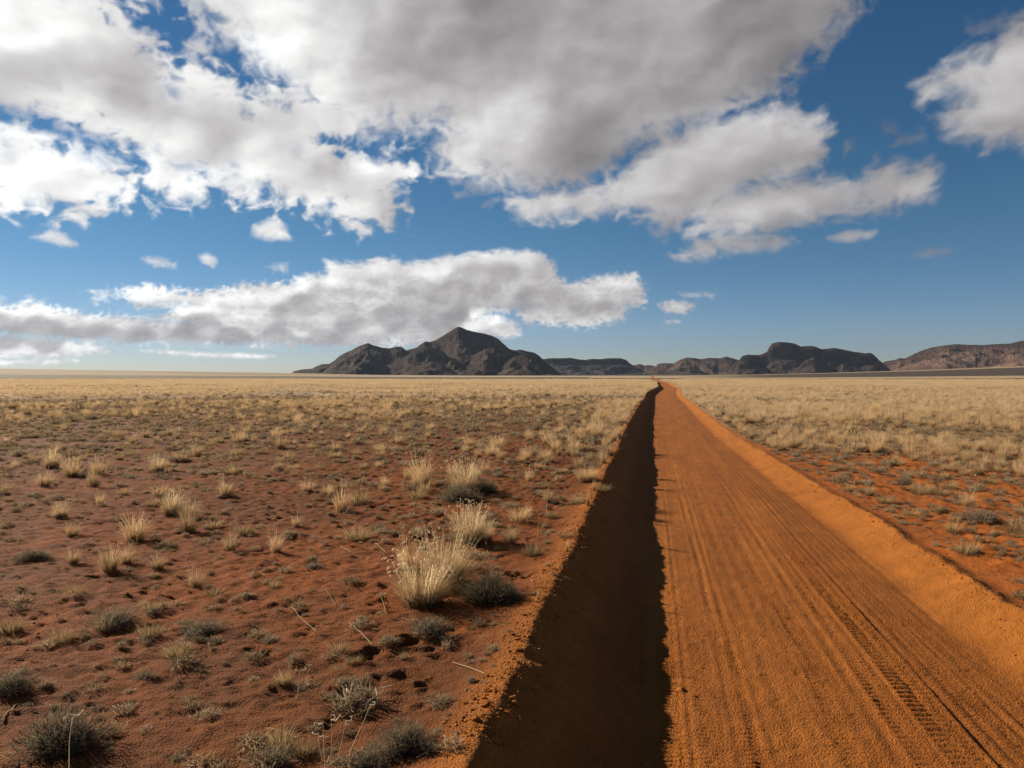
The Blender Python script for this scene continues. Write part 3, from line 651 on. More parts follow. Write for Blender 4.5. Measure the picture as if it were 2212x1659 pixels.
FARB = [mk('far_shrub', [bush(110, .16, .12, .07, GREY0, BUFF1, RS(620+k), .006)], M_SHRUB) for k in range(3)]
def patch_mesh(k):
    g = RS(640+k); ps = []
    for i in range(34):
        v, f, c = blades(18, .20, .40, .45, .035, .4, BUFF1, (.62, .45, .265), 2, 0, .5, g)
        v = v+np.array([g.uniform(-2, 2), g.uniform(-2, 2), 0]); ps.append((v, f, c*g.uniform(.75, 1.15)))
    return mk('far_patch', ps, M_STRAW)
PATCH = [patch_mesh(k) for k in range(4)]

def on_ground(px, py, hz=.42):
    """a photo point (2212 wide) on the plain -> s, t"""
    v = (py-HZ)/F_PX; d = (H_CAM-hz)/v; x = (px-CX)/F_PX*d
    return d*CY+x*SY, x*CY-d*SY
def place(me, name, s, t, sc, rz=None, tilt=0, sink=.0):
    z = float(ground_z(np.array([s]), np.array([t]))[0]); x, y = to_world(np.array([s]), np.array([t]))
    o = link(name, me) if me else link(name, None)
    o.location = (float(x[0]), float(y[0]), z-sink); o.rotation_euler = (tilt, 0, random.uniform(0, 6.28) if rz is None else rz)
    o.scale = (sc, sc, sc) if not hasattr(sc, '__len__') else sc
    return o
taken = []
marks = []
def mark(s, t, label):
    short = label
    for wd in (' beside', ' at ', ' in ', ' with', ' near', ' on ', ' alone', ' behind', ' above', ' below', ' close', ' touching', ' against', ' cut', ' leaning over', ' growing', ' lying', ' midway', ' standing', ' beyond', ' among', ' casting', ' by ', ' to ', ' hanging', ' between', ' next', ' of ', ',', ' spread'): short = short.split(wd)[0]
    if len(short.split()) <= 5 and len(short.split()) > 1 and short not in [m[2] for m in marks]: marks.append((s, t, short))
def hero_tall(px, py, hpx, label, k=None, wide=1.0, dark=False):
    s, t = on_ground(px, py); d = (H_CAM-.42)/((py-HZ)/F_PX); hgt = hpx/F_PX*d
    sc = hgt/.55; k = random.randrange(5) if k is None else k
    e = place(None, 'grass_tuft', s, t, 1.0); e.scale = (sc*wide, sc*wide, sc)
    bl, sh = TALL[k]; link('blades', bl, e)
    if not dark: link('seed_heads', sh, e)
    tag(e, label, 'grass tuft', 'tall dry grass tufts'); mark(s, t, label); taken.append((s, t, .16*sc*wide)); return e
def hero(kind, px, py, hpx, label, wide=1.0, hz=.42):
    lst, name, cat, grp, h0 = {'t': (TUFT, 'grass_tuft', 'grass tuft', 'dry grass tufts', .30), 'b': (TUSS, 'tussock', 'tussock', 'rounded golden tussocks', .15), 'c': (BIGB, 'dwarf_shrub', 'shrub', 'grey dwarf shrubs', .22), 'h': (HUMM, 'grass_hummock', 'dead grass', 'dark grass hummocks', .30), 'd': (DEAD, 'dead_clump', 'dead plant', 'dead grey clumps', .07)}[kind]
    s, t = on_ground(px, py, hz); d = (H_CAM-hz)/((py-HZ)/F_PX); sc = hpx/F_PX*d/h0
    o = place(random.choice(lst), name, s, t, (sc*wide, sc*wide, sc)); tag(o, label, cat, grp); mark(s, t, label); taken.append((s, t, .1*sc*wide)); return o
hero_tall(912, 1300, 112, 'tall pale dry grass tuft at the near end of the big roadside clump', 0, 1.4)
hero_tall(962, 1262, 120, 'tallest golden grass tuft behind the near one in the roadside clump', 1, 1.25)
hero_tall(1012, 1172, 84, 'spreading straw tuft with curled seed heads midway up the roadside row', 2, 1.2)
hero_tall(1048, 1166, 50, 'small straw tuft touching the spreading seed-headed tuft', 3, 1.0)
hero_tall(1003, 1066, 78, 'tall leaning pale grass tuft beside a dark shrub in the roadside row', 4, 1.05)
hero_tall(1268, 1042, 50, 'dense greyish round tuft at the edge of the shaded bank', 1, 1.35, True)
hero_tall(1288, 952, 42, 'upright golden tuft alone near the bank further up the road', 0, .8)
hero_tall(372, 1112, 60, 'golden grass tuft with fine seed heads, the larger of a close pair', 2, 1.1)
hero_tall(410, 1118, 42, 'rounder tuft, the smaller of a close golden pair on the plain', 4, 1.2)
hero_tall(340, 1022, 42, 'golden tuft standing alone on the plain beyond the close pair', 0, 1.0)
hero_tall(112, 1010, 42, 'golden tuft near the grassy edge of the open plain', 1, 1.1)
hero_tall(130, 1116, 40, 'golden tuft with tall seed stalks above a small round tussock', 3, 1.0)
for i, (kind, px, py, hp, lab, wd) in enumerate([
 ('h', 1050, 1294, 72, 'dark brown dried grass hummock beside the big roadside clump', .95), ('h', 1085, 1300, 44, 'lower brown spur of dead grass trailing from the dark hummock', 1.1),
 ('h', 1042, 1062, 34, 'brown dead grass heap behind the leaning pale tuft', 1.2),
 ('c', 990, 1082, 38, 'dark grey shrub at the foot of the leaning pale tuft', 1.1),
 ('c', 925, 1368, 40, 'blue-grey shrub with fallen stalks in front of the big roadside clump', 1.0),
 ('c', 126, 1605, 82, 'large black-green shrub with bare grey twigs, biggest on the plain', 1.0),
 ('c', 872, 1622, 60, 'pale grey twiggy shrub beside a golden tussock near the bank', .95),
 ('c', 14, 1492, 38, 'grey shrub cut by the edge of the picture above the big dark shrub', 1.2),
 ('c', 243, 1348, 44, 'beige-grey shrub leaning over its shadow above the big dark shrub', 1.0),
 ('c', 432, 1358, 30, 'low purplish-grey shrub spread wide on bare sand', 1.5),
 ('c', 585, 1646, 34, 'grey-green shrub among pale fallen straw at the picture base', 1.2),
 ('c', 800, 1652, 36, 'low whitish dead shrub touching the twiggy shrub near the bank', 1.1),
 ('c', 65, 1207, 22, 'low dark shrub on the plain beside small tussocks', 1.5),
 ('b', 130, 1384, 44, 'round golden tussock with a long dark shadow on bare sand', 1.0),
 ('b', 327, 1317, 25, 'squat khaki tussock with a smaller one against it', 1.4),
 ('b', 303, 1300, 15, 'tiny khaki tussock against the squat one', 1.2),
 ('b', 850, 1628, 52, 'golden tussock growing from the front of the twiggy shrub', .8),
 ('b', 605, 1606, 50, 'fluffy golden tussock behind fallen straw at the picture base', 1.0),
 ('b', 652, 1625, 40, 'clipped greenish tussock beside the fluffy golden one', 1.0),
 ('b', 610, 1472, 40, 'narrow upright tussock on trampled sand', .8),
 ('b', 732, 1400, 34, 'arching pale tussock in a group of three by the footprints', 1.1),
 ('b', 762, 1426, 26, 'rounded yellow tussock in a group of three by the footprints', 1.1),
 ('b', 728, 1438, 26, 'grey-tipped tussock, nearest in a group of three by the footprints', 1.0),
 ('b', 872, 1414, 18, 'small grey tussock alone above the hoof prints', 1.1),
 ('b', 1150, 1197, 34, 'brown tussock in bare sand close to the shaded bank', 1.1),
 ('b', 1130, 1120, 26, 'pale tussock with thin upright stalks near the bank', 1.1),
 ('b', 1190, 1118, 24, 'pale tussock beside one with thin upright stalks', 1.0),
 ('b', 1222, 1168, 20, 'grey dried tussock on the lip of the bank', 1.3),
 ('b', 1243, 1090, 28, 'round tussock between the bank and a grey round tuft', 1.1),
 ('b', 1302, 1060, 24, 'yellow tussock hanging over the edge of the bank', 1.2),
 ('t', 497, 1187, 44, 'small tuft with sparse seed stalks on the plain', 1.0),
 ('t', 595, 1193, 46, 'upright thin tuft with sparse stalks on the plain', .9),
 ('t', 270, 1216, 42, 'feathery tuft with a wide spray of stalks', 1.1),
 ('t', 338, 1226, 36, 'dense short tuft next to the feathery one', 1.3),
 ('t', 155, 1216, 34, 'short brush-like tuft casting a long shadow', 1.3),
 ('t', 155, 1156, 34, 'golden ball-shaped tuft below a taller seeded one', 1.3),
 ('t', 640, 1137, 32, 'small straw tuft on a low mound of debris', 1.0),
 ('t', 215, 1092, 36, 'thin single-stemmed straw tuft on the plain', .7),
 ('t', 1125, 1000, 26, 'short tuft in a mixed row near the bank', 1.0),
 ('d', 740, 1660, 30, 'pale heap of broken straw at the foot of thin stalks', 1.4),
 ('d', 545, 1600, 26, 'tangled heap of bleached stems at the picture base', 1.6),
 ('d', 425, 1646, 24, 'flattened pale clump on red sand at the picture base', 1.5),
]): hero(kind, px, py, hp, lab, wd)
hero('b', 2030, 1068, 26, 'pale tussock beyond the sunlit bank with a white stone beside it', 1.3, .17)
hero('t', 2092, 1096, 38, 'tall pale tuft beyond the sunlit bank at the road bend of shrubs', 1.2, .17)
hero('b', 1912, 1086, 22, 'khaki tussock nearest the sunlit bank crest', 1.6, .17)
hero('c', 1956, 1046, 18, 'grey-green shrub on red sand beyond the sunlit bank', 1.0, .17)
hero('c', 2120, 1128, 26, 'flat grey shrub on bare red sand below pale grass', 1.4, .17)

for i, (s_, q_) in enumerate([(6.2, .6), (8.1, .9), (10.9, 1.5), (12.6, 1.3), (15.2, .8), (18.0, 1.5), (21.5, 1.2), (24.0, 1.0), (27.5, 1.3), (33.0, 1.0), (38.0, 1.4), (44.0, 1.3), (52.0, 1.5), (60.0, 1.5)]):
    t_ = float(crest_l(np.array([s_]))[0])-.05
    o = place(TUFT[i % 6], 'grass_tuft', s_, t_, (.55*q_*.35, .55*q_*.35, .60*q_)); tag(o, f"thin upright tuft on the lip of the shaded bank, {['nearest', 'second', 'third', 'fourth', 'fifth', 'sixth', 'seventh', 'eighth', 'ninth', 'tenth', 'eleventh', 'twelfth', 'thirteenth', 'farthest'][i]} of its line", 'grass tuft', 'thin tufts along the bank lip'); taken.append((s_, t_, .1))
# thin separate stalks and fallen straws
def strip_stalk(p0, p1, bow, w, col, head=False, n=8):
    p0 = np.array(p0, float); p1 = np.array(p1, float); V = []; K = []
    d = p1-p0; up = np.array([0, 0, 1.0]); side = np.cross(d, up); side = side/max(1e-6, np.linalg.norm(side)) if np.linalg.norm(side) > 1e-3 else np.array([1.0, 0, 0])
    third = np.cross(d/np.linalg.norm(d), side)
    for k in range(n+1):
        f = k/n; p = p0+d*f+side*bow*math.sin(f*3.14)+third*bow*.3*math.sin(f*6.3)
        ww = w*(1-.6*f)
        for a in (0, 2.1, 4.2): V.append(p+(side*math.cos(a)+third*math.sin(a))*ww); K.append(col)
    F = []
    for k in range(n):
        for j in range(3): F.append([3*k+j, 3*k+(j+1) % 3, 3*k+3+(j+1) % 3, 3*k+3+j])
    return np.array(V), np.array(F), np.array(K)
def straw_on_ground(pa, pb, label, w=.004):
    (s0, t0), (s1, t1) = on_ground(*pa), on_ground(*pb)
    L = []
    n = 8; V = []; K = []; c = np.array((.62, .50, .30))*random.uniform(.8, 1.1)
    ss = np.linspace(s0, s1, n+1); tt = np.linspace(t0, t1, n+1)+.02*np.sin(np.linspace(0, 3.1, n+1))*random.uniform(-1, 1)
    zz = ground_z(ss, tt); zl = np.maximum(np.linspace(zz[0], zz[-1], n+1), zz)+.006
    xx, yy = to_world(ss, tt); x0, y0, z0 = xx[n//2], yy[n//2], zl[n//2]
    for k in range(n+1):
        for a in (0, 2.1, 4.2): V.append((xx[k]-x0+w*.6*math.cos(a), yy[k]-y0+w*.6*math.cos(a), zl[k]-z0+w*math.sin(a))); K.append(c)
    F = [[3*k+j, 3*k+(j+1) % 3, 3*k+3+(j+1) % 3, 3*k+3+j] for k in range(n) for j in range(3)]
    o = link('straw_stalk', mesh_np('straw_stalk', np.array(V), np.array(F), np.array(K), M_STRAW)); o.location = (x0, y0, z0)
    tag(o, label, 'straw', 'fallen straw stalks')
for pa, pb, lab in [
 ((626, 1303), (682, 1356), 'long straight pale straw lying on open sand'), ((978, 1428), (1046, 1470), 'long straw pointing at the bank below the hoof prints'),
 ((752, 1340), (802, 1392), 'curved straw lying beside a group of three tussocks'), ((866, 1330), (925, 1350), 'straw lying against the blue-grey shrub'),
 ((820, 1285), (832, 1322), 'short upright-lying straw in front of the big roadside clump'), ((725, 1300), (700, 1270), 'thin straw on sand far from other stalks'),
 ((880, 1090), (925, 1105), 'straw lying beyond the roadside row of tufts'), ((802, 1168), (832, 1190), 'thin straw on the sand beside small clumps'),
 ((735, 1180), (758, 1194), 'short straw on the plain above the big roadside clump'), ((915, 1275), (980, 1320), 'straw leaning out of the big roadside clump'),
 ((760, 1496), (745, 1480), 'short straw beside a small tussock near hoof prints'), ((1035, 1490), (1060, 1492), 'bent straw on the slope of the bank'),
 ((575, 1570), (640, 1590), 'bleached stem in fallen straw at the picture base'), ((560, 1600), (620, 1585), 'second bleached stem crossing the fallen straw'),
 ((590, 1615), (650, 1640), 'lowest bleached stem of the fallen straw'), ((900, 1650), (960, 1625), 'long stem lying in front of the twiggy shrub'),
 ((30, 1520), (0, 1560), 'pale straw at the edge beside the grey shrub')]: straw_on_ground(pa, pb, lab)
def standing(px, py, hpx, lean, label, heads=1):
    s, t = on_ground(px, py); d = (H_CAM-.42)/((py-HZ)/F_PX); L = hpx/F_PX*d
    c = (.58, .47, .30); ps = []
    top = np.array([lean[0], lean[1], L])
    ps.append(strip_stalk((0, 0, -.02), top, .02*random.uniform(-1, 1), .0028, c))
    for k in range(heads):
        a = random.uniform(0, 6.28); q = top+np.array([math.cos(a)*.05, math.sin(a)*.05, .0+random.uniform(-.03, .02)])
        ps.append(strip_stalk(top, q, .02, .0045, (.66, .56, .40)))
    V, F, K = join(ps)
    o = place(mesh_np('dry_stem', V, F, K, M_STRAW), 'dry_stem', s, t, 1.0, rz=0); tag(o, label, 'dry stem', 'standing dry stems')
for a in [(135, 1700, 150, (.03, .02), 'pale forked stem standing in front of the big dark shrub', 4), (695, 1640, 62, (-.02, 0), 'leaning seed stem at the picture base', 2), (708, 1650, 92, (.01, .02), 'tallest thin stem of the row at the picture base', 2),
 (725, 1648, 90, (.05, .0), 'stem leaning towards the twiggy shrub', 2), (700, 1660, 100, (-.01, 0), 'straight stem at the picture base', 2), (745, 1650, 120, (.12, .03), 'long stem bending over towards the bank', 1),
 (635, 1500, 62, (.03, .02), 'bent stem rising from trampled sand', 2), (655, 1470, 42, (.05, 0), 'tall curved stem on trampled sand', 3), (120, 1330, 60, (0, 0), 'thin pair of stems above the long-shadowed tussock', 1),
 (832, 1335, 60, (0, 0), 'thin stem in front of the big roadside clump', 1), (1160, 1180, 70, (.02, 0), 'fine tall stem by the shaded bank', 2), (1180, 1110, 60, (.03, 0), 'fine stem above pale tussocks by the bank', 1), (865, 1215, 75, (0, 0), 'dry stem with drooping heads behind the big roadside clump', 4)]:
    standing(*a)

# ---------------------------------------------------------------- scattered plants
def scatter(n, smin, smax, spread, pw=1.0):
    """points in the wedge of plain the road looks into"""
    r = (rng.uniform(0, 1, n)*(smax**pw-smin**pw)+smin**pw)**(1/pw); a = rng.uniform(-spread[0], spread[1], n)*D2R
    x = r*np.sin(a); y = r*np.cos(a); s = x*SY+y*CY; t = x*CY-y*SY
    t = t-bend(s)*np.exp(-(t/120.0)**2)
    return s, t, r
def free(s, t, r0=.05):
    ok = (t < crest_l(s)-.12) | (t > crest_r(s)+.30)
    for a, b, c in taken: ok &= (s-a)**2+(t-b)**2 > (c*.6)**2
    return ok
def gn_scatter(name, sources, s, t, scl, label, cat=None):
    """one object of plants too many to count, standing on the ground"""
    z = ground_z(s, t); x, y = to_world(s, t)
    me = bpy.data.meshes.new(name); me.vertices.add(len(s)); me.vertices.foreach_set('co', np.stack([x, y, z], -1).astype(np.float32).ravel())
    for nm, arr in (('scl', scl), ('rot', rng.uniform(0, 6.28, len(s)))):
        at = me.attributes.new(nm, 'FLOAT', 'POINT'); at.data.foreach_set('value', np.asarray(arr, np.float32))
    at = me.attributes.new('pick', 'INT', 'POINT'); at.data.foreach_set('value', rng.integers(0, len(sources), len(s)).astype(np.int32))
    o = link(name, me)
    ng = bpy.data.node_groups.new(name+'_nodes', 'GeometryNodeTree')
    ng.interface.new_socket('Geometry', in_out='INPUT', socket_type='NodeSocketGeometry'); ng.interface.new_socket('Geometry', in_out='OUTPUT', socket_type='NodeSocketGeometry')
    N = ng.nodes; L = ng.links; gi = N.new('NodeGroupInput'); go = N.new('NodeGroupOutput')
    jn = N.new('GeometryNodeJoinGeometry')
    for src in sources:
        oi = N.new('GeometryNodeObjectInfo'); oi.transform_space = 'ORIGINAL'; oi.inputs['Object'].default_value = src; oi.inputs['As Instance'].default_value = True
        L.new(oi.outputs['Geometry'], jn.inputs[0])
    iop = N.new('GeometryNodeInstanceOnPoints'); iop.inputs['Pick Instance'].default_value = True
    def attr(nm, ty):
        a = N.new('GeometryNodeInputNamedAttribute'); a.data_type = ty; a.inputs['Name'].default_value = nm; return [q for q in a.outputs if q.enabled][0] if False else a.outputs['Attribute']
    L.new(gi.outputs[0], iop.inputs['Points']); L.new(jn.outputs[0], iop.inputs['Instance'])
    L.new(attr('pick', 'INT'), iop.inputs['Instance Index'])
    cx = N.new('ShaderNodeCombineXYZ'); L.new(attr('rot', 'FLOAT'), cx.inputs[2])
    er = N.new('FunctionNodeEulerToRotation'); L.new(cx.outputs[0], er.inputs[0]); L.new(er.outputs[0], iop.inputs['Rotation'])
    sx = N.new('ShaderNodeCombineXYZ'); q = attr('scl', 'FLOAT')
    for i in range(3): L.new(q, sx.inputs[i])
    L.new(sx.outputs[0], iop.inputs['Scale']); L.new(iop.outputs[0], go.inputs[0])
    md = o.modifiers.new('plants', 'NODES'); md.node_group = ng
    tag(o, label, cat, None, 'stuff'); return o
def populate(name, stuff_name, meshes, s, t, scl, cat, groups, stuff_label, nmax=300):
    """the 300 that show largest one by one, the rest as one mass"""
    ok = free(s, t); s, t, scl = s[ok], t[ok], scl[ok]
    x, y = to_world(s, t); view = (np.abs(np.arctan2(x, y)) < 36*D2R) & (y > 3.9)
    size = np.where(view, scl/np.hypot(x, y), scl/np.hypot(x, y)*.02); od = np.argsort(-size); s, t, scl = s[od], t[od], scl[od]
    z = ground_z(s[:nmax], t[:nmax]); x, y = to_world(s[:nmax], t[:nmax]); first = {}
    for i in range(min(nmax, len(s))):
        k = i % len(meshes); o = link(name, meshes[k]); wd = float(rng.uniform(.75, 1.35)); o.location = (float(x[i]), float(y[i]), float(z[i])); o.scale = (float(scl[i])*wd, float(scl[i])*float(rng.uniform(.75, 1.3)), float(scl[i])*float(rng.uniform(.75, 1.2))); o.rotation_euler = (0, 0, random.uniform(0, 6.28))
        lab, grp = groups(float(s[i]), float(t[i]), float(scl[i])); tag(o, lab, cat, grp); first.setdefault(k, o)
    if len(s) > nmax: gn_scatter(stuff_name, [first[k] for k in sorted(first)], s[nmax:], t[nmax:], scl[nmax:], stuff_label)
def zone(word, grp):
    def f(s, t, q):
        size = 'tiny' if q < .72 else 'small' if q < 1.0 else 'medium' if q < 1.35 else 'large'
        d = math.hypot(s, t); best = None
        for ms, mt, sh in marks:
            dd = math.hypot(s-ms, t-mt)
            if dd < .35+.075*d and (best is None or dd < best[0]): best = (dd, s-ms, t-mt, sh)
        if best:
            _, ds, dt, sh = best
            near = 'right ' if best[0] < .2+.02*d else ''
            if abs(ds) > abs(dt): rel = near+('beyond' if ds > 0 else 'in front of')
            else: rel = near+'beside' if near else ('a step roadward of' if (dt > 0) == (t < 0) else 'a step out from')
            return f'{size} {word} {rel} the {sh}', f'{grp} near the {sh}'
        if t > 0: w_ = 'on the foot of the sunlit bank' if t < 5.5 else 'on red sand well beyond the sunlit bank' if d < 20 else 'where pale grass thickens beyond the sunlit bank'
        elif t > -2.6: w_ = 'close to the shaded bank' + (' by the hoof prints' if d < 8 else ' past the row of tall tufts' if d > 14 else ' beside the row of tall tufts')
        elif d < 9: w_ = 'on bare sand of the near plain' if t > -4 else 'on near sand away from the road'
        elif d < 16: w_ = 'on the plain level with the tall roadside tufts' if t > -8 else 'on open red plain far from the road'
        elif d < 26: w_ = 'on the mid plain a short way from the bank' if t > -9 else 'on the mid plain far from the road'
        else: w_ = 'far out on the plain before the dense grass'
        return f'{size} {word} {w_}', f'{grp} {w_}'
    return f
def dens_noise(s, t, seed, f=.25): return fbm(s*f, t*f, 3, seed)
# dead grey clumps, thick on the near plain
n = 50000; s, t, r = scatter(n, 3.8, 75, (46, 50), 1.5)
k = (rng.uniform(0, 1, n) < np.clip(.55+1.3*dens_noise(s, t, 81, .5)+.3*dens_noise(s, t, 83, 1.7), .05, 1)*np.where(t > 0, 1.6, 1))
populate('dead_clump', 'dead_clumps', DEAD, s[k], t[k], rng.lognormal(-.22, .45, n)[k]*(.62+.9*sstep(7, 30, r[k])), 'dead plant', zone('bleached dead clump', 'bleached dead clumps'), 'bleached dead clumps strewn over the red plain')
n = 5500; s, t, r = scatter(n, 4.2, 90, (46, 50), 1.5)
k = (rng.uniform(0, 1, n) < np.clip(.34+1.2*dens_noise(s, t, 85, .35), .03, 1)*(.45+.55*sstep(6, 14, r)))
populate('dwarf_shrub', 'dwarf_shrubs', SHR, s[k], t[k], rng.lognormal(-.10, .38, n)[k]*(.60+.9*sstep(8, 40, r[k])), 'shrub', zone('grey cushion shrub', 'grey cushion shrubs'), 'grey cushion shrubs dotted over the plain')
n = 3800; s, t, r = scatter(n, 5.5, 60, (46, 50), 1.9)
k = (rng.uniform(0, 1, n) < np.clip(.35+1.0*dens_noise(s, t, 87, .2)+.8*(t > 3.5), .03, 1)*(.5+.5*sstep(7, 14, r)))
populate('tussock', 'tussocks', TUSS, s[k], t[k], rng.lognormal(.0, .3, n)[k]*1.15, 'tussock', zone('round khaki tussock', 'round khaki tussocks'), 'round khaki tussocks scattered through the plain')
n = 15000; s, t, r = scatter(n, 7.0, 60, (46, 50), 2.0)
dn = dens_noise(s, t, 89, .11)
pd = np.where(t < 0, .06+.60*sstep(20, 75, r*(1+.5*dn)), .16+.84*sstep(8, 26, r*(1+.5*dn)))
pd = pd*np.where(t < 0, 1-.0*t, 1); verge = np.where(t < 0, np.exp(-((t+1.9)/1.1)**2)*sstep(12, 24, r)*.9, -.15*np.exp(-((t-4.2)/1.0)**2))
k = rng.uniform(0, 1, n) < np.clip(pd*(.62+1.7*dn)+verge, 0, 1)
populate('grass_tuft', 'dry_grass', TUFT, s[k], t[k], rng.lognormal(-.02, .28, n)[k], 'grass tuft', zone('straw-coloured grass tuft', 'straw-coloured grass tufts'), 'straw-coloured dry grass covering the middle of the plain')
# tufts on the crest of the shaded bank
srcs = [o for o in C.objects if o.name.startswith('grass_tuft') and o.type == 'MESH'][:6]
# farther grass, denser with distance
def proto(nm, me, s, t, label): return tag(place(me, nm, s, t, 1.0), label, 'grass tuft', 'grass tufts of the far field')
fg = [proto('grass_tuft', me, 62+3*i, -6-5*i, 'pale tuft at the edge of the dense far grass') for i, me in enumerate(FARG)]
n = 90000; s, t, r = scatter(n, 42, 230, (44, 46), 1.55)
g, dk = cover(*to_world(s, t)); dn = dens_noise(s, t, 91, .06)
k = (rng.uniform(0, 1, n) < np.clip(g*.95*(1-.9*dk)*(.62+1.7*dn)*np.where(t < 0, sstep(45, 90, r), 1), 0, 1)) & free(s, t)
gn_scatter('far_grass', fg, s[k], t[k], rng.lognormal(0, .25, n)[k]*.95, 'dense pale dry grass across the far plain')
fb = [tag(place(me, 'dwarf_shrub', 58+4*i, 7+4*i, 1.0), 'dull grey shrub among pale grass beyond the sunlit bank', 'shrub', 'shrubs of the far field') for i, me in enumerate(FARB)]
n = 9000; s, t, r = scatter(n, 30, 170, (44, 46), 1.4)
k = (rng.uniform(0, 1, n) < np.clip(.12+1.3*dens_noise(s, t, 93, .09), 0, 1)) & free(s, t)
gn_scatter('far_shrubs', fb, s[k], t[k], rng.lognormal(.1, .35, n)[k], 'grey shrubs between the far grass tufts')
pt = [tag(place(me, 'grass_patch', 210+9*i, -20-14*i, 1.0), 'pale grass patch far out on the plain', 'grass patch', 'far grass patches') for i, me in enumerate(PATCH)]
n = 34000; s, t, r = scatter(n, 185, 620, (41, 43), 1.3)
g, dk = cover(*to_world(s, t)); k = (rng.uniform(0, 1, n) < g*(1-.97*dk)) & ((t < crest_l(s)-2.4) | (t > crest_r(s)+2.6))
gn_scatter('distant_grass', pt, s[k], t[k], rng.uniform(.8, 1.2, n)[k], 'pale grass field reaching the dark strip')

# ---------------------------------------------------------------- stones
def stone_material():
    m = NT('pale_stone'); P = m.n('ShaderNodeTexCoord').outputs['Object']; oi = m.n('ShaderNodeObjectInfo')
    c = m.ramp(oi.outputs['Random'], [(0, (.24, .09, .03)), (.8, (.33, .15, .06)), (.95, (.42, .30, .19)), (1, (.62, .55, .46))])
    n1 = m.noise(P, 14, 4, .6); f = m.ramp(n1.outputs[0], [(.3, .75), (.7, 1.2)])
    b = m.n('ShaderNodeBsdfPrincipled', Roughness=.85); m.set(b, 'Base Color', m.mix(1.0, c.outputs[0], f.outputs[0], 'MULTIPLY')); m.set(m.out, 'Surface', b); return m.m
M_STONE = stone_material()
def stone_mesh(k):
    import bmesh
    g = RS(700+k); bm = bmesh.new(); bmesh.ops.create_icosphere(bm, subdivisions=2, radius=1)
    ax = g.uniform(.7, 1.2, 3)*np.array([1, .8, .6]); pl = [(g.normal(0, 1, 3), g.uniform(.55, .85)) for _ in range(7)]
    for v in bm.verts:
        p = np.array(v.co)
        for nrm, d in pl:
            nn = nrm/np.linalg.norm(nrm); q = p@nn
            if q > d: p = p-nn*(q-d)
        v.co = Vector(p*ax)
    me = bpy.data.meshes.new('stone'); bm.to_mesh(me); bm.free(); me.materials.append(M_STONE); return me
STN = [stone_mesh(k) for k in range(5)]
mc = NT('sand_crumb'); mb = mc.n('ShaderNodeBsdfDiffuse'); mc.set(mb, 'Color', mc.ramp(mc.n('ShaderNodeObjectInfo').outputs['Random'], [(0, (.17, .055, .013)), (.9, (.30, .11, .03)), (1, (.36, .2, .10))])); mc.set(mc.out, 'Surface', mb)
CLOD = []
for k in range(3):
    q = STN[k].copy(); q.name = 'sand_clod'; q.materials.clear(); q.materials.append(mc.m)
    s_ = [5.4, 7.3, 9.6][k]; t_ = float(crest_l(np.array([s_]))[0])-.12-.05*k
    CLOD.append(tag(place(q, 'sand_clod', s_, t_, .022, sink=-.004), ['reddish sand clod on the near lip of the shaded bank', 'reddish sand clod on the lip beside the big roadside clump', 'reddish sand clod on the lip past the dark hummock'][k], 'clod', 'clods on the bank lip'))
for i, (px, py, rpx, lab, hz) in enumerate([(455, 872, 5, 'white stone standing out on the far red plain', .42), (182, 1098, 4, 'small pale stone among clumps on the plain', .42), (70, 1345, 7, 'pale broken stone beside the long-shadowed tussock', .42),
 (1318, 996, 4, 'small stone on the crest of the shaded bank', .45), (1320, 965, 3, 'tiny pale stone on the shaded bank', .45), (1395, 1500, 5, 'buff pebble on the bank slope', .45), (1185, 955, 3, 'small stone on the red plain near the bank', .42),
 (965, 1520, 5, 'buff pebble lying on the near bank slope', .45), (985, 1575, 5, 'angular pebble low on the near bank slope', .45), (2110, 1030, 5, 'white stone on red sand beyond the sunlit bank', .17)]):
    s, t = on_ground(px, py, hz); d = (H_CAM-hz)/((py-HZ)/F_PX)
    if t > crest_l(np.array([s]))[0]-.02 and t < 3.4: t = float(crest_l(np.array([s]))[0])-.06
    o = place(STN[i % 5], 'stone', s, t, rpx/F_PX*d*.8, sink=-.004); tag(o, lab, 'stone', 'scattered pale stones')
srcs = CLOD
n = 4200; s = 3.8+18*rng.uniform(0, 1, n)**1.6; up = rng.uniform(0, 1, n) < .55
t = np.where(up, crest_l(s)+rng.normal(-.03, .10, n), crest_r(s)+rng.normal(.02, .13, n))
gn_scatter('sand_clods', srcs, s, t, rng.lognormal(-4.75, .45, n), 'crumbs and clods of sand along the lips of both banks')
n = 16000; s, t, r = scatter(n, 3.8, 22, (44, 40), 1.2)
gn_scatter('gravel', srcs, s, t, rng.lognormal(-5.45, .45, n), 'small red and buff gravel on sand and road')
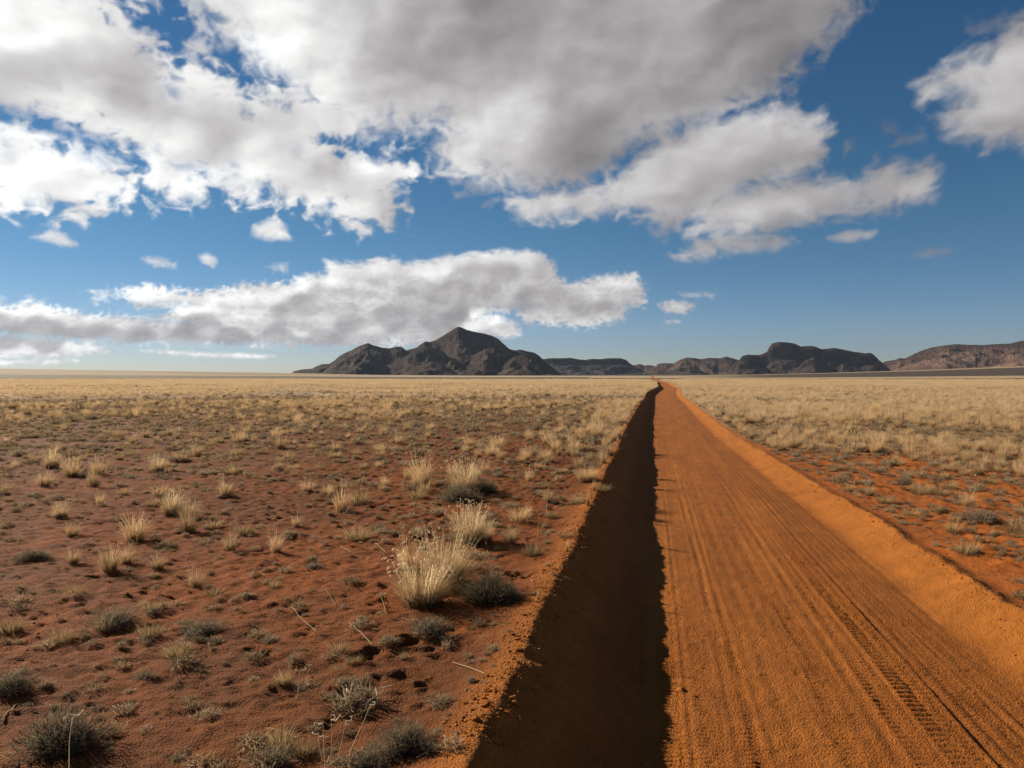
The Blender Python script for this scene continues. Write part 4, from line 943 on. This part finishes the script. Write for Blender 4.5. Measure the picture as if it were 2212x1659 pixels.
# ---------------------------------------------------------------- far trees
def tree(px, py, hpx, label, wide=1.0, seed=1):
    az = math.atan((px-CX)/F_PX); rr = np.linspace(900, 3000, 400); x = rr*math.sin(az); y = rr*math.cos(az)
    zz = rise(x, y)+.05; yp = HZ-(zz-H_CAM)/rr/math.cos(az)*F_PX
    i = int(np.argmin(np.abs(yp-py))); r = rr[i]; h = hpx/F_PX*r
    g = RS(800+seed)
    bark = NT_TREE[0]; leaf = NT_TREE[1]
    e = link('acacia_tree', None); e.location = (x[i], y[i], zz[i]-.1)
    ps = [strip_stalk((0, 0, 0), (.05*h, 0, .5*h), .03*h, .05*h, (.07, .05, .04))]
    for k in range(6):
        a = k*1.05+g.uniform(-.3, .3); ps.append(strip_stalk((.03*h, 0, .32*h), (math.cos(a)*.42*h*wide, math.sin(a)*.42*h*wide, .78*h), .04*h, .02*h, (.07, .05, .04)))
    V, F, K = join(ps); link('trunk', mesh_np('trunk', V, F, K, bark), e)
    n = 1400; a = g.uniform(0, 6.28, n); c0 = g.integers(0, 9, n)
    cen = np.stack([np.cos(np.arange(9)*.78)*.38*h*wide, np.sin(np.arange(9)*.78)*.38*h*wide, .74*h+g.uniform(-.1, .1, 9)*h], -1); cen[8] = (0, 0, .88*h)
    P = cen[c0]+g.normal(0, 1, (n, 3))*np.array([.11, .11, .06])*h; d1 = g.normal(0, 1, (n, 3))*.035*h; d2 = g.normal(0, 1, (n, 3))*.035*h
    V = np.stack([P, P+d1, P+d1+d2, P+d2], 1).reshape(-1, 3); F = np.arange(4*n).reshape(-1, 4); K = np.repeat(np.array([[.05, .06, .03]])*g.uniform(.6, 1.3, n)[:, None], 4, 0)
    link('crown', mesh_np('crown', V, F, K, leaf, smooth=False), e); tag(e, label, 'tree', 'lone trees on the far plain')
NT_TREE = (plant_material('tree_bark', 0.0), plant_material('tree_leaves', .2))
tree(1660, 808.3, 5.5, 'larger dark tree of the far pair below the mesa', 1.2, 1)
tree(1668, 809, 3.5, 'smaller dark tree of the far pair below the mesa', 1.5, 2)
tree(1884, 803.5, 3.5, 'lone dark tree on the pale slope below the mesa end', 1.5, 3)

# ---------------------------------------------------------------- air
def haze():
    m = NT('thin_haze'); v = m.n('ShaderNodeVolumePrincipled'); v.inputs['Color'].default_value = (.62, .76, 1.0, 1); v.inputs['Density'].default_value = HAZE; v.inputs['Anisotropy'].default_value = .2
    m.t.links.new(v.outputs[0], m.out.inputs['Volume'])
    X = 19000.0; z0, z1 = -140.0, 900.0
    V = np.array([(sx*X, sy*X, z) for z in (z0, z1) for sx, sy in ((-1, -1), (1, -1), (1, 1), (-1, 1))])
    F = np.array([(3, 2, 1, 0), (4, 5, 6, 7), (0, 1, 5, 4), (1, 2, 6, 5), (2, 3, 7, 6), (3, 0, 4, 7)])
    tag(link('haze', mesh_np('haze', V, F, None, m.m, smooth=False)), 'thin blue air between here and the mountains', None, None, 'stuff')
HAZE = 5e-6
if HAZE: haze()
